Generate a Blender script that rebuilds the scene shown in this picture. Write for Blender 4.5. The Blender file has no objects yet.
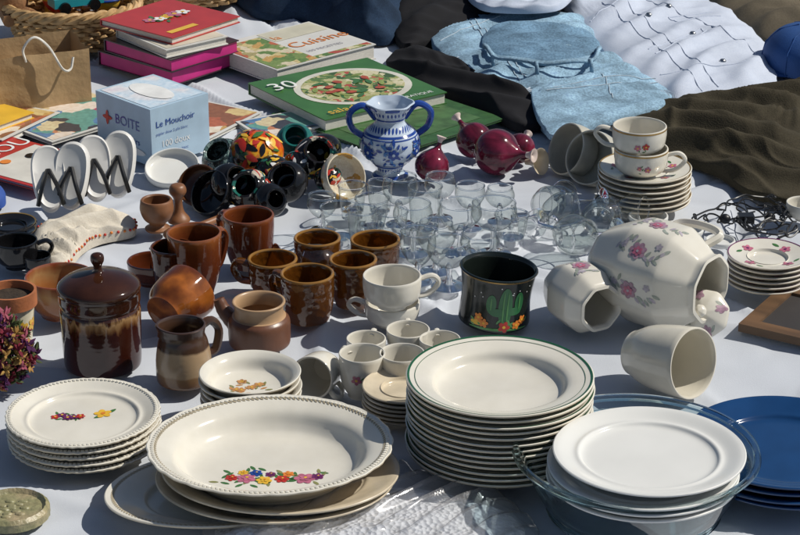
import bpy, math, random, bmesh
from math import sin, cos, pi, radians, atan2, sqrt
from mathutils import Vector, Matrix, noise
random.seed(7)
rnd = random.random
scene = bpy.context.scene
# ---------------------------------------------------------------- camera calibration
F = 2200.0; PIT = radians(23); H0 = 1.27
def ray(px, py):
    u = (px-400)/F; v = (267.5-py)/F
    return Vector((u, cos(PIT)+sin(PIT)*v, -sin(PIT)+cos(PIT)*v))
def G(px, py, z=0.0):
    d = ray(px, py); t = (H0-z)/-d.z
    return Vector((d.x*t, d.y*t, z))
def S(px, py, z=0.0):
    d = ray(px, py); return F*(-d.z)/(H0-z)
def up(px, top, bottom, w):
    s = S(px, bottom); R = w/2/s
    d = ray(px, (top+bottom)/2); dep = atan2(-d.z, d.y)
    H = ((bottom-top)/s - 2*R*sin(dep))/cos(dep)
    p = G(px, bottom); p.y += R
    return p, R, max(H, .01)

# ---------------------------------------------------------------- materials
def newmat(name):
    m = bpy.data.materials.new(name); m.use_nodes = True
    nt = m.node_tree; b = nt.nodes['Principled BSDF']
    return m, nt, b
def N(nt, t, **k):
    n = nt.nodes.new(t)
    for a, v in k.items():
        if a in n.inputs.keys(): n.inputs[a].default_value = v
        else: setattr(n, a, v)
    return n
def c4(c): return (c[0], c[1], c[2], 1)
def coords(nt, scale=(1,1,1)):
    tc = nt.nodes.new('ShaderNodeTexCoord'); mp = nt.nodes.new('ShaderNodeMapping')
    mp.inputs['Scale'].default_value = scale
    nt.links.new(tc.outputs['Object'], mp.inputs['Vector']); return mp.outputs['Vector']
def addbump(nt, b, vec, bs, strength, dist=.002, kind='noise', detail=4):
    if kind == 'noise':
        t = N(nt, 'ShaderNodeTexNoise', Scale=bs, Detail=detail); o = t.outputs['Fac']
    else:
        t = N(nt, 'ShaderNodeTexVoronoi', Scale=bs); o = t.outputs['Distance']
    nt.links.new(vec, t.inputs['Vector'])
    bp = N(nt, 'ShaderNodeBump', Strength=strength, Distance=dist)
    nt.links.new(o, bp.inputs['Height']); nt.links.new(bp.outputs['Normal'], b.inputs['Normal'])
    return bp
def mat(name, col, rough=.4, var=.12, vs=25, bump=0, bs=150, bd=.002, metal=0, coat=0, kind='noise', stretch=(1,1,1), spec=.5, fine=0, fs=300):
    m, nt, b = newmat(name)
    vec = coords(nt, stretch)
    n = N(nt, 'ShaderNodeTexNoise', Scale=vs, Detail=5.0); nt.links.new(vec, n.inputs['Vector'])
    r = nt.nodes.new('ShaderNodeValToRGB')
    r.color_ramp.elements[0].position = .3; r.color_ramp.elements[1].position = .7
    r.color_ramp.elements[0].color = c4([x*(1-var) for x in col])
    r.color_ramp.elements[1].color = c4([min(1, x*(1+var)) for x in col])
    nt.links.new(n.outputs['Fac'], r.inputs['Fac']); last = r.outputs['Color']
    if fine:
        n2 = N(nt, 'ShaderNodeTexNoise', Scale=fs, Detail=3.0); nt.links.new(vec, n2.inputs['Vector'])
        mx = N(nt, 'ShaderNodeMix', data_type='RGBA', blend_type='OVERLAY'); mx.inputs[0].default_value = fine
        nt.links.new(last, mx.inputs[6]); nt.links.new(n2.outputs['Fac'], mx.inputs[7]); last = mx.outputs[2]
    nt.links.new(last, b.inputs['Base Color'])
    b.inputs['Roughness'].default_value = rough; b.inputs['Metallic'].default_value = metal
    b.inputs['Coat Weight'].default_value = coat; b.inputs['Specular IOR Level'].default_value = spec
    if bump: addbump(nt, b, vec, bs, bump, bd, kind)
    return m
def zramp(name, stops, rough=.12, drip=.012, ds=60, bump=0, bs=60, kind='noise', mott=.18):
    m, nt, b = newmat(name)
    vec = coords(nt); tc = nt.nodes.new('ShaderNodeSeparateXYZ'); nt.links.new(vec, tc.inputs[0])
    n = N(nt, 'ShaderNodeTexNoise', Scale=1.0, Detail=3.0)
    mp = nt.nodes.new('ShaderNodeMapping'); mp.inputs['Scale'].default_value = (ds, ds, ds*.25)
    nt.links.new(vec, mp.inputs['Vector']); nt.links.new(mp.outputs['Vector'], n.inputs['Vector'])
    mm = N(nt, 'ShaderNodeMath', operation='MULTIPLY_ADD'); mm.inputs[1].default_value = drip*2; mm.inputs[2].default_value = -drip
    nt.links.new(n.outputs['Fac'], mm.inputs[0])
    ad = N(nt, 'ShaderNodeMath', operation='ADD'); nt.links.new(tc.outputs['Z'], ad.inputs[0]); nt.links.new(mm.outputs[0], ad.inputs[1])
    z0 = stops[0][0]; z1 = stops[-1][0]
    mr = N(nt, 'ShaderNodeMapRange'); mr.inputs['From Min'].default_value = z0; mr.inputs['From Max'].default_value = z1
    nt.links.new(ad.outputs[0], mr.inputs['Value'])
    r = nt.nodes.new('ShaderNodeValToRGB'); el = r.color_ramp.elements
    while len(el) > 1: el.remove(el[-1])
    el[0].position = 0; el[0].color = c4(stops[0][1])
    for z, c in stops[1:]:
        e = el.new((z-z0)/(z1-z0)); e.color = c4(c)
    nt.links.new(mr.outputs[0], r.inputs['Fac'])
    n2 = N(nt, 'ShaderNodeTexNoise', Scale=70.0, Detail=5.0); nt.links.new(vec, n2.inputs['Vector'])
    mx = N(nt, 'ShaderNodeMix', data_type='RGBA', blend_type='MULTIPLY'); mx.inputs[0].default_value = mott
    nt.links.new(r.outputs['Color'], mx.inputs[6]); nt.links.new(n2.outputs['Fac'], mx.inputs[7])
    nt.links.new(mx.outputs[2], b.inputs['Base Color'])
    b.inputs['Roughness'].default_value = rough; b.inputs['Coat Weight'].default_value = .3
    if bump: addbump(nt, b, vec, bs, bump, .003, kind)
    else:   # faint throwing rings
        wv = N(nt, 'ShaderNodeTexWave', Scale=45.0, Distortion=2.0); wv.bands_direction = 'Z'; nt.links.new(vec, wv.inputs['Vector'])
        bp = N(nt, 'ShaderNodeBump', Strength=.04, Distance=.001); nt.links.new(wv.outputs['Fac'], bp.inputs['Height']); nt.links.new(bp.outputs['Normal'], b.inputs['Normal'])
    return m
def paint(name, cols, scale=40, rough=.15, kind='voronoi', warp=.3, bump=0):
    m, nt, b = newmat(name); vec = coords(nt)
    n = N(nt, 'ShaderNodeTexNoise', Scale=scale*.6, Detail=3.0); nt.links.new(vec, n.inputs['Vector'])
    if kind == 'voronoi':
        mx = N(nt, 'ShaderNodeMix', data_type='RGBA'); mx.inputs[0].default_value = warp*.2
        nt.links.new(vec, mx.inputs[6]); nt.links.new(n.outputs['Color'], mx.inputs[7])
        v = N(nt, 'ShaderNodeTexVoronoi', Scale=scale); nt.links.new(mx.outputs[2], v.inputs['Vector'])
        bw = nt.nodes.new('ShaderNodeSeparateColor'); nt.links.new(v.outputs['Color'], bw.inputs[0]); fac = bw.outputs[0]
    else:
        fac = n.outputs['Fac']
    r = nt.nodes.new('ShaderNodeValToRGB'); el = r.color_ramp.elements
    r.color_ramp.interpolation = 'CONSTANT' if kind == 'voronoi' else 'LINEAR'
    while len(el) > 1: el.remove(el[-1])
    k = len(cols); el[0].color = c4(cols[0]); el[0].position = 0
    for i, c in enumerate(cols[1:], 1):
        p = i/k if kind == 'voronoi' else .3+.4*i/(k-1)
        e = el.new(p); e.color = c4(c)
    nt.links.new(fac, r.inputs['Fac'])
    n3 = N(nt, 'ShaderNodeTexNoise', Scale=scale*4, Detail=4.0); nt.links.new(vec, n3.inputs['Vector'])
    m2 = N(nt, 'ShaderNodeMix', data_type='RGBA', blend_type='OVERLAY'); m2.inputs[0].default_value = .5
    nt.links.new(r.outputs['Color'], m2.inputs[6]); nt.links.new(n3.outputs['Fac'], m2.inputs[7])
    nt.links.new(m2.outputs[2], b.inputs['Base Color'])
    b.inputs['Roughness'].default_value = rough
    if bump: addbump(nt, b, vec, scale*3, bump)
    return m
def glass(name, tint=(.95,.97,.96), edge=None, diffuse=0, dcol=(1,1,1), rough=.02, bump=0, bs=80, base=.04, k=.75, pw_=1.6, bd=.004):
    m = bpy.data.materials.new(name); m.use_nodes = True; nt = m.node_tree; nt.nodes.clear()
    out = nt.nodes.new('ShaderNodeOutputMaterial')
    tr = nt.nodes.new('ShaderNodeBsdfTransparent'); tr.inputs[0].default_value = c4(tint)
    gl = nt.nodes.new('ShaderNodeBsdfGlossy'); gl.inputs['Roughness'].default_value = rough
    lw = nt.nodes.new('ShaderNodeLayerWeight'); lw.inputs['Blend'].default_value = .35
    mr = N(nt, 'ShaderNodeMapRange'); mr.inputs['To Min'].default_value = base; mr.inputs['To Max'].default_value = k
    pw = N(nt, 'ShaderNodeMath', operation='POWER'); pw.inputs[1].default_value = pw_
    nt.links.new(lw.outputs['Facing'], pw.inputs[0]); nt.links.new(pw.outputs[0], mr.inputs['Value'])
    if edge:   # longer path through the wall at grazing angles absorbs more
        mc = N(nt, 'ShaderNodeMix', data_type='RGBA'); mc.inputs[6].default_value = c4(tint); mc.inputs[7].default_value = c4(edge)
        nt.links.new(pw.outputs[0], mc.inputs[0]); nt.links.new(mc.outputs[2], tr.inputs[0])
    mix = nt.nodes.new('ShaderNodeMixShader')
    nt.links.new(mr.outputs[0], mix.inputs[0]); nt.links.new(tr.outputs[0], mix.inputs[1]); nt.links.new(gl.outputs[0], mix.inputs[2])
    if diffuse:
        df = nt.nodes.new('ShaderNodeBsdfDiffuse'); df.inputs[0].default_value = c4(dcol)
        m2 = nt.nodes.new('ShaderNodeMixShader'); m2.inputs[0].default_value = diffuse
        nt.links.new(tr.outputs[0], m2.inputs[1]); nt.links.new(df.outputs[0], m2.inputs[2])
        nt.links.new(m2.outputs[0], mix.inputs[1])
    if bump:
        v = coords(nt); t = N(nt, 'ShaderNodeTexNoise' if bump < 0 else 'ShaderNodeTexVoronoi', Scale=bs); nt.links.new(v, t.inputs['Vector'])
        bp = N(nt, 'ShaderNodeBump', Strength=abs(bump), Distance=bd); nt.links.new(t.outputs[0], bp.inputs['Height'])
        nt.links.new(bp.outputs[0], gl.inputs['Normal'])
        if diffuse and bump > 0: nt.links.new(bp.outputs[0], df.inputs['Normal'])
    nt.links.new(mix.outputs[0], out.inputs[0])
    return m
def solidglass(name, col=(1,1,1)):
    m, nt, b = newmat(name); b.inputs['Base Color'].default_value = c4(col); b.inputs['Transmission Weight'].default_value = 1
    b.inputs['Roughness'].default_value = .02; b.inputs['IOR'].default_value = 1.48; return m

CREAM = mat('cream_porcelain', (.66,.63,.55), .13, .07, 12, fine=.08, fs=60)
WHITE = mat('white_porcelain', (.70,.70,.67), .12, .04, 12)
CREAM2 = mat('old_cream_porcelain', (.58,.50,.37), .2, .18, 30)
PAPER = mat('paper', (.66,.63,.56), .8, .15, 120, .3, 300, stretch=(1,1,12))
RED = mat('red_paint', (.45,.03,.02), .3); YEL = mat('yellow_paint', (.72,.43,.04), .3)
ORG = mat('orange_paint', (.65,.20,.03), .3); GRN = mat('green_paint', (.05,.15,.04), .3)
PNK = mat('pink_paint', (.45,.13,.20), .3, .3, 200); PUR = mat('purple_paint', (.14,.02,.10), .3)
BLU = mat('cobalt_paint', (.02,.06,.28), .15); DGR = mat('dark_green_rim', (.015,.09,.04), .2)
BLK = mat('black_glaze', (.008,.008,.009), .08, .3); GOLD = mat('gilt', (.42,.26,.08), .3, metal=.6)
GREYP = mat('grey_paint', (.28,.26,.30), .3); WHT = mat('white_print', (.72,.72,.70), .5)
TERRA = mat('terracotta', (.38,.13,.05), .6, .25, 40, .3)
GLASS = glass('clear_glass', (.93,.95,.94), (.36,.42,.41), base=.08, k=.9, pw_=2.2)
RIMG = solidglass('clear_glass_rim'); BRIMG = solidglass('bowl_glass_rim', (.80,.92,.95))
BOWLG = glass('bowl_glass', (.82,.90,.92), (.30,.45,.50), base=.08, k=.85)
AMBER = glass('amber_glass', (.55,.24,.04), (.2,.06,.01), .6, (.15,.052,.007), .07, .45, 110, base=.06, k=.55, bd=.0025)
AMBR = mat('amber_rim', (.26,.13,.03), .08)

# ---------------------------------------------------------------- mesh builder
def sm(p, n=6):
    p = [Vector(q) for q in p]; out = []
    for i in range(len(p)-1):
        p0 = p[i-1] if i > 0 else p[i]*2-p[i+1]
        p1 = p[i]; p2 = p[i+1]; p3 = p[i+2] if i+2 < len(p) else p[i+1]*2-p[i]
        for k in range(n):
            t = k/n
            out.append(.5*((2*p1)+(-p0+p2)*t+(2*p0-5*p1+4*p2-p3)*t*t+(-p0+3*p1-3*p2+p3)*t**3))
    out.append(p[-1]); return out
def smc(p, n=6):
    p = [Vector(q) for q in p]; m = len(p); out = []
    for i in range(m):
        p0, p1, p2, p3 = p[i-1], p[i], p[(i+1) % m], p[(i+2) % m]
        for k in range(n):
            t = k/n
            out.append(.5*((2*p1)+(-p0+p2)*t+(2*p0-5*p1+4*p2-p3)*t*t+(-p0+3*p1-3*p2+p3)*t**3))
    return out
class MB:
    def __init__(s): s.v = []; s.f = []; s.m = []; s.mats = []
    def mi(s, m):
        if m not in s.mats: s.mats.append(m)
        return s.mats.index(m)
    def add(s, vs, fs, m, M=None):
        o = len(s.v); k = s.mi(m)
        for p in vs:
            p = Vector(p)
            s.v.append(M @ p if M else p)
        for f in fs: s.f.append([o+i for i in f]); s.m.append(k)
    def lathe(s, prof, m, seg=56, M=None, sx=1, sy=1, wob=None, phase=0):
        vs = []; fs = []
        for r, z in [(q[0], q[1]) for q in prof]:
            for j in range(seg):
                a = 2*pi*j/seg+phase; w = wob(a, r, z) if wob else 1
                vs.append((max(r, 1e-5)*w*cos(a)*sx, max(r, 1e-5)*w*sin(a)*sy, z))
        for i in range(len(prof)-1):
            for j in range(seg):
                k = (j+1) % seg
                fs.append((i*seg+j, (i+1)*seg+j, (i+1)*seg+k, i*seg+k))
        s.add(vs, fs, m, M)
    def tube(s, pts, rad, m, seg=8, M=None, closed=False, flat=1):
        pts = [Vector(p) for p in pts]; n = len(pts); vs = []; fs = []
        t0 = (pts[1]-pts[0]).normalized()
        nrm = t0.orthogonal().normalized() if abs(t0.y) > .9 else (Vector((0,1,0))-t0*t0.y).normalized()
        for i, p in enumerate(pts):
            a = pts[i-1] if (i > 0 or closed) else p; b = pts[(i+1) % n] if (i < n-1 or closed) else p
            t = (b-a).normalized(); nrm = (nrm-t*nrm.dot(t)).normalized(); bi = t.cross(nrm)
            r = rad[i] if isinstance(rad, (list, tuple)) else rad
            for j in range(seg):
                an = 2*pi*j/seg; vs.append(p+nrm*cos(an)*r*flat+bi*sin(an)*r)
        for i in range(n if closed else n-1):
            q = (i+1) % n
            for j in range(seg):
                k = (j+1) % seg; fs.append((i*seg+j, i*seg+k, q*seg+k, q*seg+j))
        if not closed: fs += [list(range(seg))[::-1], [(n-1)*seg+j for j in range(seg)]]
        s.add(vs, fs, m, M)
    def box(s, a, b, m, M=None, bev=0):
        x0,y0,z0 = a; x1,y1,z1 = b
        vs = [(x,y,z) for z in (z0,z1) for y in (y0,y1) for x in (x0,x1)]
        s.add(vs, [(0,2,3,1),(4,5,7,6),(0,1,5,4),(2,6,7,3),(0,4,6,2),(1,3,7,5)], m, M)
    def ball(s, c, r, m, M=None, seg=16):
        rx, ry, rz = (r,r,r) if not isinstance(r,(tuple,list)) else r
        vs=[];fs=[];R=seg//2
        for i in range(R+1):
            a=pi*i/R
            for j in range(seg):
                b=2*pi*j/seg; vs.append((c[0]+rx*sin(a)*cos(b)*1.0001, c[1]+ry*sin(a)*sin(b), c[2]+rz*cos(a)))
        for i in range(R):
            for j in range(seg):
                k=(j+1)%seg; fs.append((i*seg+j,(i+1)*seg+j,(i+1)*seg+k,i*seg+k))
        s.add(vs,fs,m,M)
    def poly2(s, fm, pts, m, e=.0005, rings=3):
        cx = sum(p[0] for p in pts)/len(pts); cy = sum(p[1] for p in pts)/len(pts); n = len(pts)
        vs = [fm(cx, cy, e)]; fs = []
        for k in range(1, rings+1):
            q = k/rings
            for p in pts: vs.append(fm(cx+(p[0]-cx)*q, cy+(p[1]-cy)*q, e))
        for j in range(n):
            fs.append((0, 1+j, 1+(j+1) % n))
            for k in range(rings-1):
                a = 1+k*n; b = 1+(k+1)*n; fs.append((a+j, b+j, b+(j+1) % n, a+(j+1) % n))
        s.add(vs, fs, m)
    def strip2(s, fm, A, B, m, e=.0005, n=96):
        vs = []; fs = []
        for i in range(n+1):
            t = i/n; vs.append(fm(*A(t), e)); vs.append(fm(*B(t), e))
        for i in range(n): fs.append((2*i, 2*i+2, 2*i+3, 2*i+1))
        s.add(vs, fs, m)
    def text(s, txt, size, m, M):
        cu = bpy.data.curves.new('t', 'FONT'); cu.body = txt; cu.size = size; cu.resolution_u = 3
        ob = bpy.data.objects.new('t', cu); scene.collection.objects.link(ob)
        bpy.context.view_layer.update()
        me = ob.evaluated_get(bpy.context.evaluated_depsgraph_get()).to_mesh()
        s.add([v.co.copy() for v in me.vertices], [list(p.vertices) for p in me.polygons], m, M)
        bpy.data.objects.remove(ob)
    def mesh(s, name, sharp=38):
        me = bpy.data.meshes.new(name); me.from_pydata([tuple(p) for p in s.v], [], s.f)
        for m in s.mats: me.materials.append(m)
        me.polygons.foreach_set('material_index', s.m)
        me.polygons.foreach_set('use_smooth', [True]*len(s.f))
        me.validate(); me.update()
        bm = bmesh.new(); bm.from_mesh(me); bmesh.ops.remove_doubles(bm, verts=bm.verts, dist=1e-6)
        bm.to_mesh(me); bm.free()
        me.set_sharp_from_angle(angle=radians(sharp))
        return me
    def build(s, name, loc=(0,0,0), rot=None, sharp=38):
        return inst(name, s.mesh(name, sharp), loc, rot)
def inst(name, me, loc, rot=None):
    ob = bpy.data.objects.new(name, me); scene.collection.objects.link(ob)
    if rot is None: ob.location = loc
    elif isinstance(rot, (int, float)): ob.location = loc; ob.rotation_euler = (0,0,rot)
    else: ob.matrix_world = Matrix.Translation(loc) @ rot.to_4x4()
    return ob
def axis(d, roll=0):
    Z = Vector(d).normalized(); X = Z.cross(Vector((0,0,1))).normalized(); Y = Z.cross(X)
    return Matrix((X, Y, Z)).transposed() @ Matrix.Rotation(roll, 3, 'Z')
def blob(cx, cy, rx, ry, rot=0, n=12, pw=1):
    o = []
    for i in range(n):
        a = 2*pi*i/n; x = rx*cos(a); y = ry*sin(a)*(1 if pw == 1 else (abs(sin(a))**(pw-1)))
        o.append((cx+x*cos(rot)-y*sin(rot), cy+x*sin(rot)+y*cos(rot)))
    return o
def flower(mb, fm, cx, cy, s, pm, cm=None, n=5, e=.0006):
    a0 = rnd()*6
    for k in range(n):
        a = a0+2*pi*k/n
        mb.poly2(fm, blob(cx+cos(a)*s*.5, cy+sin(a)*s*.5, s*.46, s*.34, a), pm, e+.00012*(k % 2), 2)
    if cm: mb.poly2(fm, blob(cx, cy, s*.25, s*.25), cm, e+.0004, 1)
def leaf(mb, fm, cx, cy, L, rot, m=None, e=.0004):
    mb.poly2(fm, blob(cx+cos(rot)*L/2, cy+sin(rot)*L/2, L/2, L*.2, rot, 10, 1.5), m or GRN, e, 2)
def spray(mb, fm, cx, cy, s, cols, nf=4, spread=(1.6,.7), ang=0):
    for k in range(nf*3):
        a = rnd()*2*pi; d = rnd()
        leaf(mb, fm, cx+(d*s*spread[0]*cos(a))*cos(ang), cy+d*s*spread[1]*sin(a)+d*s*cos(a)*sin(ang), s*.6*(.6+rnd()*.6), rnd()*6.3)
    for k in range(nf):
        t = (k+.5)/nf*2-1
        flower(mb, fm, cx+t*s*spread[0]*cos(ang), cy+(rnd()-.5)*s*spread[1]+t*s*sin(ang), s*(.45+.3*rnd()), cols[k % len(cols)], YEL if cols[k % len(cols)] is not YEL else ORG, e=.0008+.0003*k)
def octw(a):
    p = 22; q = sum(abs(cos(a-k*pi/4))**p for k in range(4)); return q**(-1/p)*cos(pi/8)*1.04
def radmap(pts, phi=0, octo=False):
    P = sorted([(q[1], q[0]) for q in pts])
    def R(z):
        if z <= P[0][0]: return P[0][1]
        for i in range(len(P)-1):
            if P[i][0] <= z <= P[i+1][0]:
                d = P[i+1][0]-P[i][0]; t = (z-P[i][0])/d if d > 1e-9 else 0
                return P[i][1]*(1-t)+P[i+1][1]*t
        return P[-1][1]
    def fm(a, b, e=0):
        r = R(b); th = -pi/2+phi+a/r
        if octo: r *= octw(th)
        r += e
        return (r*cos(th), r*sin(th), b)
    return fm, R
# ---- plates
def plate_geo(R, H, well, soup=False):
    if soup:
        top = [(0,.006),(well*.6,.006),(well*.86,.008),(well*.97,.4*H),(well*1.06,H*.74),(R*.93,H*.93),(R,H)]
    else:
        top = [(0,.005),(well*.7,.005),(well*.95,.0055),(well*1.03,.010),(well*1.12,H*.6),(R*.94,H*.93),(R,H)]
    top = sm(top, 4)
    und = [(q[0]-.0005, max(q[1]-.0035, .0018)) for q in top if q[0] > well*.86][::-1]
    up_ = [tuple(q) for q in top]+[(R+.0012,H-.0008)]
    lo_ = [(R+.0012,H-.0008),(R+.001,H-.0026)]+und+[(well*.84,.0),(well*.80,.0),(well*.78,.002),(0,.002)]
    return [tuple(q) for q in top], up_, lo_
def plate(R, H, well, m, soup=False, oval=1, scallop=0, amp=.01, beads=0, rim=None, rimw=.004, deco=None, under=None):
    top, up_, lo_ = plate_geo(R, H, well, soup); mb = MB()
    wob = (lambda a, r, z: 1+amp*abs(cos(a*scallop/2))*(r/R)**6) if scallop else (lambda a, r, z: 1+.003*sin(2*a+1)*(r/R)**2)
    sg = 96 if R > .06 else 56
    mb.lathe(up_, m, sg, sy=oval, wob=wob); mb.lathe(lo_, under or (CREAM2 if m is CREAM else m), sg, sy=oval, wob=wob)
    def fm(x, y, e=0):
        r = sqrt(x*x+(y/oval)**2); z = top[-1][1]
        for i in range(len(top)-1):
            if top[i][0] <= r <= top[i+1][0]:
                d = top[i+1][0]-top[i][0]; t = (r-top[i][0])/d if d > 1e-9 else 0
                z = top[i][1]*(1-t)+top[i+1][1]*t; break
        return (x, y, z+e)
    if rim:
        f = lambda r: (lambda t: (r*cos(2*pi*t), r*sin(2*pi*t)*oval))
        mb.strip2(fm, f(R*.998), f(R-rimw), rim, .0004)
    if beads:
        for k in range(beads):
            a = 2*pi*k/beads; r = R*.972; p = fm(r*cos(a), r*sin(a)*oval); mb.ball(p, (.0026,.0026,.0015), m, seg=6)
    if deco: deco(mb, fm)
    return mb
def stack(name, px, py, wpx, n, dz, make, Hp, rot=0, jit=.0018, z0=0):
    zt = z0+Hp+(n-1)*dz; s = S(px, py, zt); R = wpx/2/s; me = make(R).mesh(name); c = G(px, py, zt)
    for i in range(n):
        j = 0 if i == n-1 else jit
        inst(name, me, (c.x+random.uniform(-j,j), c.y+random.uniform(-j,j), z0+i*dz+(0 if i in (0,n-1) else random.uniform(-.0006,.0006))), rot+(0 if i == n-1 else rnd()*6))
    return R
# ---- cups
def wall(out, th=.003, floor=.005):
    o = [tuple(q) for q in out]
    inn = [(max(r-th, 0), max(z, floor)) for r, z in o if z > floor*.8][::-1]
    rt, zt = o[-1]
    return [(0, .001)]+[(o[0][0]*.85, .001), (o[0][0]*.9, 0)]+o+[(rt-th*.25, zt+th*.35), (rt-th*.75, zt+th*.35)]+inn+[(inn[-1][0]*.6, floor), (0, floor)]
def ear(r1, z1, r2, z2, out, n=14):
    return sm([(r1-.003, 0, z1), (r1+out*.65, 0, z1+.004), (max(r1,r2)+out, 0, z1*.72+z2*.28), (r2+out*.7, 0, z2+(z1-z2)*.12), (r2-.002, 0, z2)], 5)
def cup(R, H, rb=None, m=CREAM, belly=0, handle=True, hm=None, ha=0, th=.003, deco=None, hr=.0035, rim=None, ho=None, rimtube=None):
    rb = rb or R*.6; mb = MB()
    pr = [(rb, 0), (rb*1.02, .003), (rb+(R-rb)*.55+belly*R, H*.3), (rb+(R-rb)*.85+belly*R*.6, H*.65), (R, H)]
    pr = [pr[0]]+[tuple(q) for q in sm(pr[1:], 5)]
    mb.lathe(wall(pr, th), m, 56)
    fm, Rf = radmap(pr)
    if handle:
        ho = ho or R*.62
        mb.tube(ear(Rf(H*.82), H*.82, Rf(H*.25), H*.25, ho), hr, hm or m, 8, Matrix.Rotation(ha, 4, 'Z'), flat=1.4)
    if rim:
        mb.strip2(fm, lambda t: ((t-.5)*2*pi*R, H), lambda t: ((t-.5)*2*pi*Rf(H-.0025), H-.0025), rim, .0003, 56)
    if rimtube: mb.tube([((R-th/2)*cos(t*pi/24), (R-th/2)*sin(t*pi/24), H+.0015) for t in range(48)], th*.6, rimtube, 8, closed=True)
    if deco: deco(mb, fm, H, R)
    return mb

# ================================================================ SETTING
ground = MB()
ground.add([(-60,-60,-.04),(60,-60,-.04),(60,60,-.04),(-60,60,-.04)], [(0,1,2,3)], mat('asphalt', (.06,.058,.055), .9, .4, 30, .6, 300))
ground.build('ground')
CLOTHM = mat('white_sheet_cotton', (.51,.54,.59), .85, .05, 6, .35, 700, .0008, spec=.2)
def ridged(x, y, s, sd):
    n = noise.noise(Vector((x*s, y*s, sd))); return (1-abs(n)*2.2)
def crease(x, y, a, off, w, amp, sd):
    d = (x*cos(a)+y*sin(a))-off+.06*noise.noise(Vector((x*2.5, y*2.5, sd)))+.012*noise.noise(Vector((x*11, y*11, sd)))
    m = max(0, .35+noise.noise(Vector((x*2.4, y*2.4, sd+5)))*1.8)
    return amp*m*math.exp(-(d/w)**2)
random.seed(3)
CR = [(random.uniform(0, pi), 0, random.uniform(.006,.016), random.uniform(.004,.011)*random.choice((1,1,-1)), i*3.1) for i in range(54)]
CR = [(a, (random.uniform(-1,1)*cos(a)+random.uniform(2,4.4)*sin(a)), w, h, sd) for a, _, w, h, sd in CR]
def sheetz(x, y):
    z = -.012+noise.noise(Vector((x*2.4, y*2.4, 3)))*.009+noise.noise(Vector((x*9, y*9, 2)))*.0030+noise.noise(Vector((x*22, y*22, 8)))*.0009
    for a, o, w, h, sd in CR:
        if abs(x*cos(a)+y*sin(a)-o) < .12: z += crease(x, y, a, o, w, h, sd)
    return z
random.seed(7)
sh = MB(); nx, ny = 460, 440; x0, x1, y0, y1 = -1.7, 1.7, 1.5, 5.0; vs = []; fs = []
for j in range(ny+1):
    for i in range(nx+1):
        x = x0+(x1-x0)*i/nx; y = y0+(y1-y0)*j/ny; z = sheetz(x, y); vs.append((x, y, z if z < .002 else .002+(z-.002)*.5))
for j in range(ny):
    for i in range(nx):
        a = j*(nx+1)+i; fs.append((a, a+1, a+nx+2, a+nx+1))
sh.add(vs, fs, CLOTHM); sh.build('cotton_ground_sheet', sharp=180)

def garment(name, px, h, m, fold=.012, lam=.09, ang=0, sd=0, center=None, nr=44, sub=12, base=0, extra=None, pw=5, build=True, edge=.003, rag=.02):
    """cloth lying on the sheet: soft parallel folds, star-shaped outline"""
    O = smc([G(x, y, base).xy for x, y in px], sub)
    c = G(*center, base).xy if center else sum(O, Vector((0,0)))/len(O)
    n = len(O); vs = []; fcs = []; ca, sa = cos(ang), sin(ang)
    def zz(x, y, r):
        w = (-x*sa+y*ca)+.055*noise.noise(Vector((x*3.2, y*3.2, sd+7)))+.02*noise.noise(Vector((x*8, y*8, sd+2)))
        am = .35+.9*max(0, noise.noise(Vector((x*3.5, y*3.5, sd+1)))+.35)
        f = (.5+.5*sin(2*pi*w/lam))**1.6*am
        u = (x*ca+y*sa)*.6+w*.9
        f2 = (.5+.5*sin(2*pi*u/(lam*.43)))**2*max(0, noise.noise(Vector((x*5, y*5, sd+4)))+.1)
        f3 = max(0, 1-abs(noise.noise(Vector((x*9+w*6, y*9, sd+11))))*5)**1.5
        k = 1-r**pw
        return base+edge+h*k*(.9+.5*noise.noise(Vector((x*3, y*3, sd))))+fold*f*(.25+.75*k)+fold*.45*f2*(.4+.6*k)+fold*.22*f3*(.3+.7*k)+.0010*noise.noise(Vector((x*40, y*40, sd)))
    def rad(x, y):
        p = Vector((x, y))-c; a = atan2(p.y, p.x); best = min(O, key=lambda o: abs((atan2((o-c).y, (o-c).x)-a+pi) % (2*pi)-pi)); return min(1, p.length/(best-c).length)
    for i in range(nr+2):
        r = min(i/nr, 1); last = i > nr
        for p in O:
            wv = 1+rag*noise.noise(Vector((p.x*18, p.y*18, sd)))
            q = c+(p-c)*r*wv*(.992 if last else 1); vs.append((q.x, q.y, base-.008 if last else zz(q.x, q.y, r)))
    for i in range(nr+1):
        for j in range(n):
            k = (j+1) % n; fcs.append((i*n+j, (i+1)*n+j, (i+1)*n+k, i*n+k))
    mb = MB(); mb.add(vs, fcs, m)
    if extra: extra(mb, zz, c, O, rad)
    return mb.build(name, sharp=80) if build else mb

DENIM = mat('washed_denim', (.24,.37,.48), .9, .35, 22, .9, 600, .0014, spec=.15, fine=.75, fs=260)
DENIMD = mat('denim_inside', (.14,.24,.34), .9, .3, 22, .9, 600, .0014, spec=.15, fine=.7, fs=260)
DENIM2 = mat('frayed_denim_threads', (.50,.58,.66), .9, .1)
STITCH = mat('denim_stitching', (.38,.46,.52), .9, .2, 200)
WDEN = mat('white_denim', (.50,.55,.65), .9, .08, 10, .6, 600, .001, spec=.2, fine=.15)
BRN = mat('olive_brown_linen', (.050,.042,.026), .9, .2, 12, .6, 400, .0014, spec=.2, fine=.4)
KHK = mat('khaki_cotton', (.12,.10,.07), .9, .2, 12, .4, 500, .001, spec=.2, fine=.3)
BLKC = mat('black_cotton', (.010,.010,.012), .9, .3, 12, .4, 500, .001, spec=.25)
NAVY = mat('navy_denim', (.014,.03,.06), .9, .4, 14, .5, 700, .001, spec=.2, fine=.5)
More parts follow.
